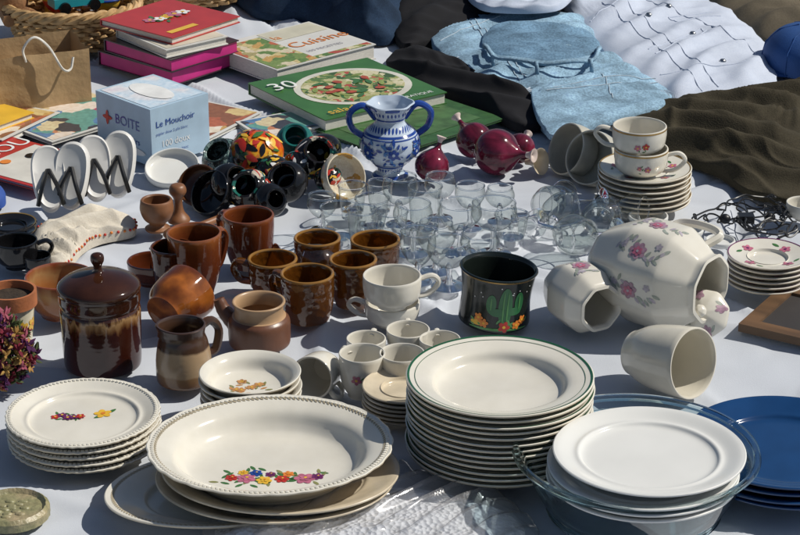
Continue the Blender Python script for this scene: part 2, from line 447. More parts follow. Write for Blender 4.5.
STEEL = mat('steel', (.45,.45,.45), .3, .1, metal=1)
def seamline(mb, zz, rad, a, b, m, r=.0018, k=30, base=0, lift=.0006):
    A = G(*a).xy; B = G(*b).xy; pts = []
    for i in range(k+1):
        p = A+(B-A)*(i/k); pts.append((p.x, p.y, zz(p.x, p.y, rad(p.x, p.y))+lift))
    mb.tube(pts, r, m, 6)
def fringe(p0, p1, n=150, L=.020, base=.01, seams=()):
    def ex(mb, zz, c, O, rad):
        a = G(*p0).xy; b = G(*p1).xy; d = (b-a).normalized(); nr = Vector((d.y, -d.x))
        for i in range(n):
            p = a+(b-a)*(i/n)+nr*random.uniform(-.004,.004); z = base+.004*rnd()
            q = p+nr*L*(.4+rnd()*.8)+d*random.uniform(-.01,.01)
            mb.tube([(p.x-nr.x*.012, p.y-nr.y*.012, z+.004), ((p.x+q.x)/2, (p.y+q.y)/2, z+.002), (q.x, q.y, .003)], .0009, DENIM2, 4)
        for s_ in seams: seamline(mb, zz, rad, s_[0], s_[1], STITCH, .0011)
    return ex
# clothing from back to front
garment('navy_jeans', [(225,-25),(300,-35),(400,-30),(405,10),(398,36),(375,42),(340,30),(300,18),(250,12)], .05, NAVY, .035, .10, .3, 1)
garment('black_trousers', [(392,-5),(420,-30),(500,-35),(560,-25),(562,8),(540,20),(500,18),(470,34),(430,44),(398,44)], .035, BLKC, .030, .08, .8, 2)
garment('striped_shirt', [(470,-12),(540,-16),(574,-12),(560,6),(520,10),(480,6)], .012, WDEN, .022, .035, .6, 44, base=.045)
garment('black_pullover', [(386,62),(415,48),(450,62),(490,80),(530,100),(555,120),(520,128),(480,108),(440,94),(405,78)], .02, BLKC, .020, .07, -.6, 5)
garment('khaki_trousers', [(672,-30),(760,-35),(840,-30),(850,50),(800,52),(765,42),(735,26),(705,8)], .03, KHK, .026, .10, .6, 6)
garment('brown_linen_dress', [(608,116),(640,108),(680,104),(730,98),(790,88),(850,86),(860,200),(820,208),(782,203),(748,192),(715,172),(670,156),(635,140)], .018, BRN, .034, .085, -.35, 8, nr=60)
def jacket_extra(mb, zz, c, O, rad):
    WS_ = bpy.data.materials['white_denim']
    ln = lambda a, b, r=.0014: seamline(mb, zz, rad, a, b, WS_, r, lift=.0002)
    ln((602,14),(702,98)); ln((616,10),(718,94)); ln((640,8),(756,62)); ln((648,62),(700,42)); ln((655,66),(706,46)); ln((590,30),(640,10)); ln((660,84),(745,76)); ln((700,42),(706,46)); ln((668,30),(712,24)); ln((668,30),(676,36)); ln((676,36),(720,30))
    for (x, y) in [(692,46),(648,32),(722,74),(668,24)]:
        p = G(x, y).xy; z = zz(p.x, p.y, rad(p.x, p.y))
        mb.lathe([(0,.004),(.004,.004),(.006,.002),(.0065,0)], STEEL, 16, Matrix.Translation((p.x, p.y, z+.001)))
garment('white_denim_jacket', [(556,-12),(600,-18),(650,-10),(705,-4),(735,12),(762,40),(776,72),(770,96),(735,96),(712,106),(684,108),(655,92),(622,78),(600,50),(575,20)], .022, WDEN, .018, .085, .95, 10, extra=jacket_extra, nr=60, rag=.03)
garment('denim_shorts', [(430,40),(448,22),(490,15),(530,16),(575,18),(592,34),(600,56),(632,70),(672,100),(640,112),(605,122),(562,136),(540,126),(528,100),(500,99),(474,92),(448,66)], .018, DENIM, .017, .075, .75, 14, center=(540,62), extra=fringe((452,66),(528,100), seams=[((470,34),(520,92)),((475,32),(526,90)),((440,48),(500,28))]), edge=.008, nr=60)
lg = garment('leg', [(532,92),(570,84),(620,76),(650,86),(672,103),(640,114),(600,124),(560,137),(543,128)], .006, DENIM, .009, .06, .5, 16, base=.022, extra=fringe((545,130),(670,106), base=.02, seams=[((545,104),(655,92)),((546,108),(657,96)),((600,84),(612,118))]))
lg.parent = bpy.data.objects['denim_shorts']
# turned-down waistband: inner (darker) side visible, ribbed edges and belt loops
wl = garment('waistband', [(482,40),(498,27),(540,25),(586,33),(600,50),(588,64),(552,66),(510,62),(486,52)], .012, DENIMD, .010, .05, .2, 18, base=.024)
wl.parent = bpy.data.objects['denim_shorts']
bb = MB()
for dx, dz, r in ((0,0,.0035),(0,-.009,.0045),(0,-.018,.0040)):
    path = [G(x, y, .052+dz) for x, y in [(484,46),(500,58),(548,63),(590,60),(600,48)]]; pp = sm(path, 8); bb.tube([(p.x, p.y-dz*.4, p.z+.002*sin(i*.7)) for i, p in enumerate(pp)], r, DENIM, 8)
path = sm([G(x, y, .052) for x, y in [(484,46),(500,58),(548,63),(590,60),(600,48)]], 8)
for i in (5, 14, 24): p = path[i]; bb.tube([(p.x, p.y-.004, p.z+.004), (p.x+.002, p.y-.009, p.z-.006), (p.x+.003, p.y-.012, p.z-.020)], .0042, DENIM, 6, flat=.6)
o = bb.build('waistband_edge', sharp=180); o.parent = bpy.data.objects['denim_shorts']
cp = MB(); BCAP = mat('blue_cap_cloth', (.015,.07,.24), .7, .15, 20, .3, 500)
cp.lathe(sm([(.085,0),(.086,.02),(.08,.045),(.055,.07),(.02,.08),(0,.081)], 4), BCAP, 48)
cp.ball((0,0,.082), .006, BCAP)
pr = [-pi*.35+pi*.7*i/24 for i in range(25)]
vs = []; fs = []
for a in pr:
    for k in range(5):
        rr = .084+.055*k/4*cos(a*1.35); vs.append((rr*cos(a), rr*sin(a), .006-.004*k/4+.004*(1-abs(a))))
for i in range(24):
    for k in range(4): fs.append((i*5+k, (i+1)*5+k, (i+1)*5+k+1, i*5+k+1))
cp.add(vs, fs, BCAP)
for k in range(6): cp.tube([(.087*cos(k*pi/3)*q[0], .087*sin(k*pi/3)*q[0], q[1]) for q in [(1,.0),(1.0,.02),(.94,.045),(.66,.07),(.25,.081)]], .0012, BCAP, 5)
cp.build('blue_cap', G(808,66), pi*.95)

# ================================================================ BOOKS
def bookframe(fl, fr, ztop):
    a = G(*fl, ztop); b = G(*fr, ztop); d = (b-a); L = d.length; return a, atan2(d.y, d.x), L
def book(name, fl, fr, depth, th, cover, z0=0, deco=None, pages=PAPER, edge=.003, cv=.0018):
    a, rz, L = bookframe(fl, fr, z0+th); mb = MB()
    cv = min(cv, th*.2)
    mb.box((0,0,0), (L,depth,cv), cover); mb.box((0,0,th-cv), (L,depth,th), cover)
    mb.box((edge,edge,cv), (L-edge,depth-edge,th-cv), pages)
    mb.box((0,depth-.002,cv), (L,depth,th-cv), cover)
    if deco: deco(mb, L, depth, th)
    return mb.build(name, (a.x, a.y, z0), rz, 30)
def patch(mb, x0, y0, x1, y1, z, m, lift=.0006):
    mb.add([(x0,y0,z+lift),(x1,y0,z+lift),(x1,y1,z+lift),(x0,y1,z+lift)], [(0,1,2,3)], m)
def T(x, y, z, rx=0): return Matrix.Translation((x, y, z)) @ Matrix.Rotation(rx, 4, 'X')
FOOD = paint('food_photograph', [(.35,.30,.12),(.12,.2,.04),(.55,.45,.2),(.45,.12,.04),(.6,.52,.35),(.18,.25,.06),(.5,.3,.08)], 42, .25)
SALAD = paint('salad_photograph', [(.10,.18,.04),(.30,.32,.10),(.45,.42,.20),(.4,.07,.04),(.6,.55,.35),(.05,.10,.02)], 60, .25)
MAGM = paint('magazine_print', [(.5,.2,.1),(.1,.2,.35),(.6,.5,.3),(.12,.3,.25),(.7,.6,.5),(.45,.08,.12),(.05,.05,.06)], 30, .3)
MAGM2 = paint('magazine_print_warm', [(.5,.3,.1),(.6,.45,.2),(.25,.1,.05),(.7,.62,.5),(.4,.12,.06)], 26, .3)
GBK = mat('green_book_cover', (.045,.14,.03), .3, .15); WBK = mat('white_book_cover', (.62,.61,.57), .3, .06)
MAG = mat('magenta_page_edges', (.48,.02,.18), .5, .15); DKB = mat('dark_book_cover', (.03,.02,.025), .3)
RBK = mat('red_book_cover', (.42,.03,.025), .3, .1); GMAT = mat('green_placemat', (.035,.10,.03), .5, .2, 60, .3)
def d_place(mb, L, D, th):
    patch(mb, .03, .03, L-.03, D-.03, th, mat('placemat_center', (.06,.13,.045), .5, .3, 40))
    f = lambda x, y, e=0: (x, y, th+.0008+e)
    for i in range(10): leaf(mb, f, .05+rnd()*(L-.1), .05+rnd()*(D-.1), .035, rnd()*6, GBK)
book('placemat', (388,156), (505,118), .30, .004, GMAT, 0, d_place)
def d_green(mb, L, D, th):
    cx, cy = L*.55, D*.5
    f = lambda x, y, e=0: (x, y, th+e)
    mb.poly2(f, blob(cx, cy, L*.42, D*.40, 0, 40), mat('dish_white', (.6,.58,.5), .3), .0006)
    mb.poly2(f, blob(cx, cy, L*.37, D*.345, 0, 40), SALAD, .0010)
    TOM = mat('tomato_print', (.38,.07,.03), .3, .4, 120)
    for k in range(26): leaf(mb, f, cx+random.uniform(-.075,.06), cy+random.uniform(-.055,.05), .028, rnd()*6, GRN if k % 2 else OLVE, .0012+.00006*k)
    for k in range(7): mb.poly2(f, blob(cx+random.uniform(-.07,.07), cy+random.uniform(-.05,.05), .010,.007,rnd()*3,14), TOM, .0029+k*.00005)
    mb.text('30', .055, WHT, T(.010, D*.70, th+.0034)); mb.text('salades', .03, YEL, T(.02, .012, th+.0034))
    mb.text('GUIDE PRATIQUE', .014, WHT, T(L*.5, .012, th+.0014))
OLVE = mat('lettuce_print', (.22,.28,.07), .3, .3, 100)
book('cookbook', (325,120), (447,92), .25, .022, GBK, .004, d_green)
def d_cuis(mb, L, D, th):
    patch(mb, .004, .004, L*.42, D-.02, th, FOOD); patch(mb, L*.44, D*.68, L-.006, D-.006, th, mat('pale_print', (.55,.52,.40), .3))
    patch(mb, L*.42, .004, L-.006, D*.10, th, SALAD)
    mb.text('Cuisine', .046, ORG, T(L*.44, D*.40, th+.001)); mb.text('100 RECETTES', .014, GREYP, T(L*.46, D*.22, th+.001))
    mb.text('la', .03, ORG, T(L*.46, D*.72, th+.0012))
book('cookbook', (277,70), (376,44), .20, .030, WBK, 0, d_cuis)
book('hardback_book', (172,72), (243,49), .20, .028, DKB, 0, None, MAG)
book('hardback_book', (171,60), (239,40), .19, .024, DKB, .029, None, MAG)
def d_wh(mb, L, D, th): patch(mb, .005, .005, L-.005, D*.6, th, mat('cream_print', (.55,.5,.4), .4))
book('paperback_book', (166,50), (228,36), .17, .016, WBK, .054, d_wh)
def d_red(mb, L, D, th):
    f = lambda x, y, e=0: (x, y, th+.0004+e)
    spray(mb, f, L*.5, D*.55, .030, [PNK, WHT, YEL], 5); patch(mb, .02, .02, L*.5, .035, th, YEL)
book('paperback_book', (172,38), (240,16), .19, .013, RBK, .071, d_red)
def d_mag(mb, L, D, th): patch(mb, .006, .006, L-.006, D-.006, th, MAGM)
def d_mag2(mb, L, D, th): patch(mb, .006, .006, L-.006, D-.03, th, MAGM2); mb.text('MODE', .03, RED, T(.01, D-.03, th+.001))
def d_comic(mb, L, D, th):
    patch(mb, .008, .008, L-.008, D*.66, th, mat('comic_white', (.6,.58,.52), .4)); f = lambda x, y, e=0: (x, y, th+.001+e)
    for k in range(9): mb.poly2(f, blob(.04+rnd()*(L-.08), .03+rnd()*D*.45, .006+.010*rnd(), .010, rnd()*3), [RED, YEL, BLU, ORG, BLK][k % 5], .0003*k)
    mb.text('PICOU', .05, WHT, T(.012, D*.72, th+.001)); 
book('comic_magazine', (38,188), (103,160), .22, .006, RBK, 0, d_comic)
book('fashion_magazine', (52,142), (150,112), .2, .006, WBK, 0, d_mag)
book('fashion_magazine', (2,140), (60,112), .16, .010, WBK, 0, d_mag2)
book('fashion_magazine', (206,140), (262,112), .18, .006, WBK, 0, d_mag2)
book('fashion_magazine', (262,138), (324,126), .1, .008, WBK, 0, d_mag)
book('yellow_booklet', (-10,128), (34,112), .1, .012, YEL, .01, None)
# tissue box
tb = MB(); a, rz, L = bookframe((150,110), (208,93), .10); D = .145
TBM = mat('tissue_box_card', (.38,.51,.62), .45, .10); tb.box((0,0,0), (L,D,.10), TBM)
TBP = paint('floral_tissue_print', [(.62,.68,.74),(.5,.62,.72),(.66,.66,.68),(.6,.5,.56)], 30, .45, 'noise')
patch(tb, .006, .006, L-.006, D-.006, .10, TBP)
tb.poly2(lambda x, y, e=0: (x, y, .1011+e), blob(L/2, D/2, L*.2, D*.36, 0, 20), WHT)
RX = Matrix.Rotation(pi/2, 4, 'X')
tb.text('Le Mouchoir', .016, BLU, Matrix.Translation((.010,-.0008,.066)) @ RX); tb.text('100 doux', .016, WHT, Matrix.Translation((.02,-.0008,.03)) @ RX)
for k in range(3): tb.text('papier doux 2 plis blanc', .007, BLU, Matrix.Translation((.010,-.0008,.052-.009*k if k < 1 else .020-.008*k+.004)) @ RX)
LX = Matrix.Rotation(-pi/2, 4, 'Z') @ RX
fl = lambda x, y, e=0: (-.0006-e, D-x, y)
tb.poly2(fl, blob(.03,.06,.013,.004), RED); tb.poly2(fl, blob(.03,.06,.004,.013), RED, .0008)
tb.text('BOITE', .024, BLU, Matrix.Translation((-.0008, D-.05, .055)) @ LX); tb.text('mouchoirs', .015, BLU, Matrix.Translation((-.0008, D-.05, .03)) @ LX)
tb.poly2(fl, blob(.075,.018,.055,.008), WHT, .0005)
tb.build('tissue_box', (a.x, a.y, 0), rz, 30)
# kraft bag
kb = MB(); a, rz, L = bookframe((-22,62), (89,48), .105); KR = mat('kraft_paper', (.42,.28,.14), .8, .1, 30, .4, 60, .004); D = .12; KH = .105
def wallq(p, q):
    nn = 14; vs = []; fs = []
    for i in range(nn+1):
        for k in range(nn+1):
            t = i/nn; x = p[0]+(q[0]-p[0])*t; y = p[1]+(q[1]-p[1])*t; z = KH*k/nn; w = .009*noise.noise(Vector((x*14+p[1]*9, z*18, y*14)))*sin(pi*t)
            vs.append((x+(w if p[0] == q[0] else 0), y+(w if p[1] == q[1] else 0), z+(.003*noise.noise(Vector((x*20, y*20, 4))) if k == nn else 0)))
    for i in range(nn):
        for k in range(nn): b = i*(nn+1)+k; fs.append((b, b+nn+1, b+nn+2, b+1))
    kb.add(vs, fs, KR)
wallq((0,0),(L,0)); wallq((L,0),(L,D)); wallq((L,D),(0,D)); wallq((0,D),(0,0)); kb.box((0.012,.012,0),(L-.012,D-.012,.03), KR)
ROPE = mat('white_cord', (.7,.68,.62), .8)
kb.tube(sm([(L*.42,-.003,.095),(L*.40,-.006,.12),(L*.5,-.01,.14),(L*.62,-.014,.12),(L*.72,-.02,.08),(L*.8,-.014,.075),(L*.84,-.008,.095)], 6), .0022, ROPE, 6)
kb.build('kraft_paper_bag', (a.x, a.y, 0), rz, 60)
# wicker baskets
WICK = mat('wicker', (.45,.28,.12), .6, .35, 60, .3, 120); WICK2 = mat('wicker_dark', (.18,.09,.03), .6, .3)
def basket(name, loc, R, H, oval=1, rot=0):
    mb = MB(); rows = int(H/.009)
    for i in range(rows):
        z = .005+i*.009; rr = R*(.8+.2*(z/H)**.7); n = 160
        mb.tube([((rr+.005*sin(26*2*pi*j/n+i*pi))*cos(2*pi*j/n), (rr+.005*sin(26*2*pi*j/n+i*pi))*sin(2*pi*j/n)*oval, z) for j in range(n)], .0048, WICK, 5, closed=True)
    for k in range(52):
        a = 2*pi*k/52; mb.tube([(R*.8*cos(a), R*.8*sin(a)*oval, 0), (R*cos(a), R*sin(a)*oval, H)], .003, WICK2, 5)
    for q in range(3):
        mb.tube([((R+.006*cos(10*pi*2*j/140+q*2.1))*cos(2*pi*j/140), (R+.006*cos(10*pi*2*j/140+q*2.1))*sin(2*pi*j/140)*oval, H+.006*sin(10*pi*2*j/140+q*2.1)) for j in range(140)], .006, WICK, 6, closed=True)
    mb.lathe([(0,.004),(R*.8,.004)], WICK2, 40, sy=oval)
    return mb.build(name, loc, rot)
p = G(66, 60); basket('wicker_basket', (p.x, p.y+.12, 0), .125, .075, .8, .1)
p2 = G(175, 14); basket('wicker_basket', (p2.x, p2.y+.12, 0), .15, .08, .7)
pl1 = mat('yellow_plush', (.7,.42,.05), .9, .15, 60, .6, 200); pl2 = mat('brown_plush', (.28,.14,.06), .9, .2, 60, .6, 200)
def bear(m, loc, s, rot):
    mb = MB(); mb.ball((0,0,.05), (.04,.035,.05), m); mb.ball((0,-.005,.12), .034, m)
    for sx in (-1,1):
        mb.ball((sx*.026,0,.148), .012, m); mb.tube([(sx*.03,-.005,.085),(sx*.06,-.03,.06)], [.014,.012], m); mb.tube([(sx*.02,-.01,.02),(sx*.035,-.07,.02)], [.018,.015], m)
        mb.ball((sx*.012,-.037,.127), .004, BLK, seg=8)
    mb.ball((0,-.034,.112), (.014,.012,.010), WHT); mb.ball((0,-.046,.116), .004, BLK, seg=8)
    mb.v = [v*s for v in mb.v]; return mb.build('teddy_bear', loc, rot)
q = G(16, 50); bear(pl2, (q.x-.01, q.y+.05, .045), .8, .5); bear(pl1, (q.x+.015, q.y+.17, .02), .95, .2)
tc_ = MB(); TEAL = mat('teal_plastic', (.02,.30,.35), .3)
tc_.box((-.05,-.02,.012),(.05,.02,.03), TEAL); tc_.box((-.025,-.018,.03),(.025,.018,.048), TEAL)
for sx in (-.03,.03):
    for sy in (-.022,.022): tc_.lathe([(0,-.004),(.011,-.004),(.012,0),(.011,.004),(0,.004)], BLK, 20, Matrix.Translation((sx,sy,.012)) @ RX)
patch(tc_, -.02,-.015,.02,.015,.048, YEL); tc_.build('toy_car', (p.x+.01,p.y+.10,.07), .5)
tb2 = MB(); tb2.ball((0,0,.04), .035, RED, seg=24); tb2.tube([(.036*cos(t*.2618),.036*sin(t*.2618),.04) for t in range(24)], .003, YEL, 6, closed=True); tb2.build('toy_ball', (p.x-.03,p.y+.16,.04))
tb2 = MB(); tb2.ball((0,0,.04), .030, YEL, seg=24); tb2.tube([(.031*cos(t*.2618),.031*sin(t*.2618),.04) for t in range(24)], .003, BLU, 6, closed=True); tb2.build('toy_ball', (p.x+.06,p.y+.15,.04))

# ================================================================ BLUE & WHITE VASE
p, R, H = up(390, 93, 186, 60)
vs_ = sm([(.62,0),(.60,.02),(.42,.08),(.50,.16),(.92,.32),(1.0,.45),(.90,.60),(.56,.72),(.50,.80),(.66,.92),(.80,1.0)], 5)
vp = [(q[0]*R, q[1]*H) for q in vs_]; VW = mat('faience_white', (.48,.56,.66), .12, .08)
vb_ = MB(); vb_.lathe(wall(vp, .004), VW, 64, wob=lambda a, r, z: 1+(.05*cos(a*6) if z > H*.93 else 0))
fm, Rf = radmap(vp)
for z0_, z1_ in [(.02,.05),(.16,.19),(.205,.215),(.585,.60),(.615,.64),(.80,.82),(.95,.99)]:
    vb_.strip2(fm, lambda t: ((t-.5)*2*pi*Rf(z0_*H), z0_*H), lambda t: ((t-.5)*2*pi*Rf(z1_*H), z1_*H), BLU, .0006, 64)
LB = mat('light_blue_paint', (.08,.20,.45), .15)
for k in range(7):
    a = (k-3)*2*pi/7*R
    for q in range(34):
        leaf(vb_, fm, a+random.uniform(-.016,.016), H*random.uniform(.25,.54), random.uniform(.005,.013), rnd()*6.3, BLU if q % 3 else LB, .0007+.00004*q)
    flower(vb_, fm, a, .42*H, .010, BLU, VW, 6, e=.0021)
    for q in range(-1, 3): leaf(vb_, fm, a*.55+q*.006, .66*H, .009, 1.3, BLU); leaf(vb_, fm, a*.6+q*.006, .86*H, .008, 1.7, BLU); leaf(vb_, fm, a*.45+q*.005, .09*H, .007, 1.57, BLU)
for sx in (0, pi):
    vb_.tube(sm([(R*.48,0,H*.80),(R*.9,0,H*.98),(R*1.35,0,H*.88),(R*1.28,0,H*.68),(R*.86,0,H*.55)], 7), .0055, BLU, 8, Matrix.Rotation(sx, 4, 'Z'), flat=1.3)
vb_.build('faience_vase', p, .12)

# ================================================================ BROWN POTTERY
BR = zramp('brown_glaze', [(0,(.035,.009,.004)),(.06,(.06,.016,.006)),(.09,(.14,.04,.012))], .07, .01)
BR2 = zramp('red_brown_glaze', [(0,(.08,.018,.007)),(.05,(.12,.028,.009)),(.075,(.16,.04,.012)),(.09,(.26,.08,.022))], .08, .012)
p, R, H = up(98, 272, 381, 84)
JM = zramp('drip_glaze', [(0,(.035,.008,.005)),(H*.58,(.045,.010,.005)),(H*.64,(.16,.07,.025)),(H*.72,(.36,.21,.09)),(H*.77,(.05,.014,.006)),(H,(.03,.010,.005))], .07, .020, 95)
j = MB(); jp = sm([(.86,0),(.93,.03),(.95,.3),(.97,.6),(.97,.75),(.93,.8),(.96,.83),(.98,.88),(.98,1.0)], 4); j.lathe(wall([(q[0]*R, q[1]*H) for q in jp], .004), JM, 64)
LM = mat('jar_lid_glaze', (.035,.012,.006), .08, .4)
j.lathe([(q[0]*R, H+q[1]) for q in sm([(.98,.0),(1.0,.004),(.95,.010),(.7,.018),(.3,.024),(.12,.026),(.10,.034),(.16,.042),(.14,.050),(.0,.053)], 4)], LM, 64)
j.build('lidded_jar', p)
def mug(name, px, top, bot, w, m, taper=.85, handle=False, ha=0, **k):
    p, R, H = up(px, top, bot, w)
    return cup(R, H, R*taper, m, .03, handle, ha=ha, th=.004, hr=.005, **k).build(name, p)
mug('brown_mug', 248, 205, 275, 52, BR2, .7, True, 2.4)
mug('brown_mug', 194, 222, 302, 55, BR2, .66, True, .9)
mug('brown_mug', 172, 238, 300, 44, BR, .7)
mug('terracotta_bowl', 150, 251, 292, 50, BR2, .6)
mug('terracotta_bowl', 57, 262, 328, 70, zramp('orange_bowl', [(0,(.14,.035,.012)),(.03,(.34,.13,.04)),(.045,(.40,.22,.09)),(.06,(.24,.055,.02))], .2), .6)
for px, t, b, w, ta, hd, ha in [(317,230,284,47,.8,False,0),(272,250,300,50,.8,True,3.0),(375,231,284,50,.75,False,0),(353,251,313,48,.75,False,0),(307,264,329,54,.8,True,2.6)]:
    mug('amber_glass_cup', px, t, b, w, AMBER, ta, hd, ha, rimtube=AMBR)
def laycup(name, px, py, R, H, rb, az, mk, roll=0, zoff=0, **k):
    th = math.asin(min(.9, (R-rb)/H)); d = Vector((cos(az)*cos(th), sin(az)*cos(th), sin(th)))
    base_z = rb*cos(th)+.001+zoff
    mid = G(px, py, base_z+H/2*sin(th)); loc = mid-d*H/2; loc.z = base_z
    return mk().build(name, loc, axis(d, roll))
s = S(177,320)
MARB = paint('marbled_glaze', [(.03,.008,.005),(.11,.028,.008),(.30,.09,.015),(.08,.018,.007)], 22, .06, 'noise')
laycup('marbled_bowl', 177, 302, 30/s, 45/s, 20/s, 1.0, lambda: cup(30/s, 45/s, 20/s, MARB, .06, False))
p, R, H = up(182, 313, 392, 56)
CJ = zramp('stoneware_two_tone', [(0,(.12,.05,.02)),(H*.20,(.26,.15,.07)),(H*.24,(.42,.30,.18)),(H*.62,(.42,.29,.17)),(H*.66,(.07,.035,.02)),(H,(.06,.03,.018))], .25, .003, 50)
jb = MB(); pr = [(q[0]*R, q[1]*H) for q in sm([(.92,0),(1.0,.06),(1.0,.4),(.9,.7),(.80,.85),(.86,1.0)], 5)]
jb.lathe(wall(pr, .004), CJ, 56, wob=lambda a, r, z: 1+(.12*max(0, cos(a-pi))**6 if z > H*.8 else 0)); jb.tube(ear(R*.84, H*.9, R*.98, H*.35, R*.5), .006, mat('jug_handle', (.06,.03,.018), .2), 8, Matrix.Rotation(.6,4,'Z')); jb.build('stoneware_jug', p)
p, R, H = up(258, 290, 356, 62)
H = H*1.05
PB = mat('stoneware_matte', (.14,.06,.033), .35, .15, 30, .1, 200); PT = mat('stoneware_collar', (.42,.27,.15), .35, .1)
jb = MB(); pr = [(q[0]*R, q[1]*H) for q in sm([(.92,0),(1.0,.05),(1.02,.35),(1.0,.56),(.88,.66)], 5)]
jb.lathe([(0,.001)]+pr, PB, 56); jb.lathe([(q[0]*R, q[1]*H) for q in sm([(.88,.66),(.80,.70),(.80,.92),(.86,.96),(.86,1.0),(.78,1.0),(.72,.9),(.72,.70),(.9,.6),(.9,.1),(0,.06)], 3)], PT, 56)
jb.tube(sm([(R*.9,0,H*.35),(R*1.3,0,H*.6),(R*1.5,0,H*.86)], 5), [.013,.012,.012,.011,.011,.010,.010,.009,.009,.008,.0075], PB, 12, Matrix.Rotation(2.7,4,'Z'))
jb.build('stoneware_pot', p)
p, R, H = up(10, 279, 352, 52)
mb = MB(); PW = mat('cream_pot_glaze', (.62,.57,.42), .2); pr = [(R*.7,0),(R*.88,H*.7)]; mb.lathe(wall(pr+[(R*.88,H*.78)], .004), PW, 48)
mb.lathe([(R*.88,H*.72),(R,H*.73),(R,H),(R*.9,H),(R*.86,H*.75)], TERRA, 48); fm, Rf = radmap(pr)
mb.lathe([(0,H*.86),(R*.9,H*.86)], mat('potting_soil', (.03,.02,.012), .9, .4, 100, 1.0, 200), 40)
for a in (-.01,.018,.038): flower(mb, fm, a, H*.38, .011, YEL, ORG); leaf(mb, fm, a, H*.2, .012, 1.4)
mb.build('flower_pot', p)
mb = MB(); DP = [mat('dried_'+n, c, .8) for n, c in [('crimson',(.18,.008,.025)),('purple',(.07,.008,.07)),('pink',(.34,.08,.12)),('ochre',(.35,.2,.05)),('green',(.06,.08,.02))]]
c = G(4, 400)
for k in range(340):
    v = Vector((random.gauss(0,.5), random.gauss(0,.5), random.gauss(0,.6))); v = v*.044/max(.6, v.length)*random.uniform(.8,1.15)
    q = Vector((v.x, v.y, .048+v.z)); r = .002+rnd()*.0025; m = random.choice(DP)
    for t in range(6): 
        dd = Vector((rnd()-.5, rnd()-.5, rnd()-.3)).normalized()*r*1.7; mb.tube([q, q+dd, q+dd*1.9], [r*.25, r*.7, .0003], m, 4)
mb.build('dried_flower_bunch', (c.x-.012, c.y+.04, .004))

# ================================================================ LEFT ODDS
WS = mat('white_leather', (.66,.65,.62), .4, .06); BS = mat('black_strap', (.012,.012,.012), .3)
def sandal(px, py, rz, lean=1.05, sc=1):
    mb = MB(); O = []
    for i in range(40):
        a = 2*pi*i/40; y = .052*sin(a); w = .028*(1+.16*sin(a))*(1-.10*cos(2*a)); O.append((w*cos(a), y+.052))
    rr = [(1,0),(1.03,.003),(1.03,.012),(1,.017),(.94,.019),(.86,.017),(.5,.016),(0.01,.015)]
    vs = []; fs = []
    for sc_, z in [(.01,0)]+rr:
        for x, y in O: vs.append((x*sc_, (y-.052)*sc_+.052, z))
    for i in range(len(rr)):
        for k in range(40): fs.append((i*40+k, i*40+(k+1) % 40, (i+1)*40+(k+1) % 40, (i+1)*40+k))
    mb.add(vs, fs, WS)
    for sx in (-1,1):
        mb.tube(sm([(sx*.020,.008,.014),(sx*.012,.034,.026),(sx*.001,.064,.019)], 5), .0030, BS, 6, flat=1.5)
    Mx = Matrix.Rotation(rz, 3, 'Z') @ Matrix.Rotation(lean, 3, 'X')
    p = G(px, py); mb.v = [v*sc for v in mb.v]; return mb.build('child_sandal', (p.x, p.y+.01, .012), Mx)
sandal(51,222,.2,.95); sandal(71,219,-.12,1.1); sandal(97,211,.22,1.0); sandal(118,207,-.08,1.1)
NAP = mat('linen_napkin', (.58,.53,.44), .85, .1, 20, .3, 500, fine=.2)
def beads(mb, zz, c, O, rad):
    for i in range(0, len(O), 2):
        p = O[i]; mb.ball((p.x, p.y, zz(p.x, p.y, 1)+.001), .0026, RED if i % 4 else ORG, seg=6)
garment('beaded_napkin', [(36,234),(60,226),(95,216),(130,222),(134,232),(100,240),(82,250),(66,268),(50,272),(34,262)], .014, NAP, .022, .04, .5, 30, extra=beads, nr=40)
def black_set(px, py, w, n=1, name='black_saucer'):
    stack(name, px, py, w, n, .012, lambda R: plate(R, .014, R*.6, BLK, False, rim=GOLD, rimw=.002), .014)
black_set(10, 222, 52, 2)
p, R, H = up(14, 232, 275, 44); cup(R, H, R*.55, BLK, .1, True, ha=.2).build('black_cup', p)
p, R, H = up(36, 250, 277, 28); cup(R, H, R*.55, BLK, .1, False).build('black_cup', p)
BLF = mat('blue_fabric_bag', (.02,.07,.30), .8); garment('blue_bag', [(-30,184),(-8,185),(5,194),(1,204),(-30,208)], .015, BLF, .01, .06, 0, 50, nr=14)
WOOD = mat('turned_wood', (.20,.085,.035), .45, .3, 30, stretch=(1,1,.15)); WOOD2 = mat('dark_wood', (.08,.03,.012), .3, .35, 40, stretch=(.2,1,1))
p, R, H = up(156, 194, 236, 34); mb = MB(); pr = [(q[0]*R, q[1]*H) for q in sm([(.7,0),(.75,.08),(.45,.2),(.8,.4),(1,.7),(.95,1)], 4)]; mb.lathe(wall(pr,.005,H*.35), WOOD, 40); mb.build('wooden_mortar', p)
mb = MB(); mb.tube(sm([(0,0,.010),(.03,0,.010),(.07,.006,.010),(.10,.010,.010)], 5), [.006]*16, WOOD, 10); mb.ball((-.018,0,.010), (.022,.016,.009), WOOD); p = G(186,236); mb.build('wooden_spoon', p, .7)
p, R, H = up(178, 180, 226, 22); mb = MB(); mb.lathe([(q[0]*R, q[1]*H) for q in sm([(0,0),(.9,.0),(1,.1),(.5,.3),(.4,.6),(.8,.8),(.6,.97),(0,1)],4)], WOOD, 24); mb.build('wooden_pestle', p)
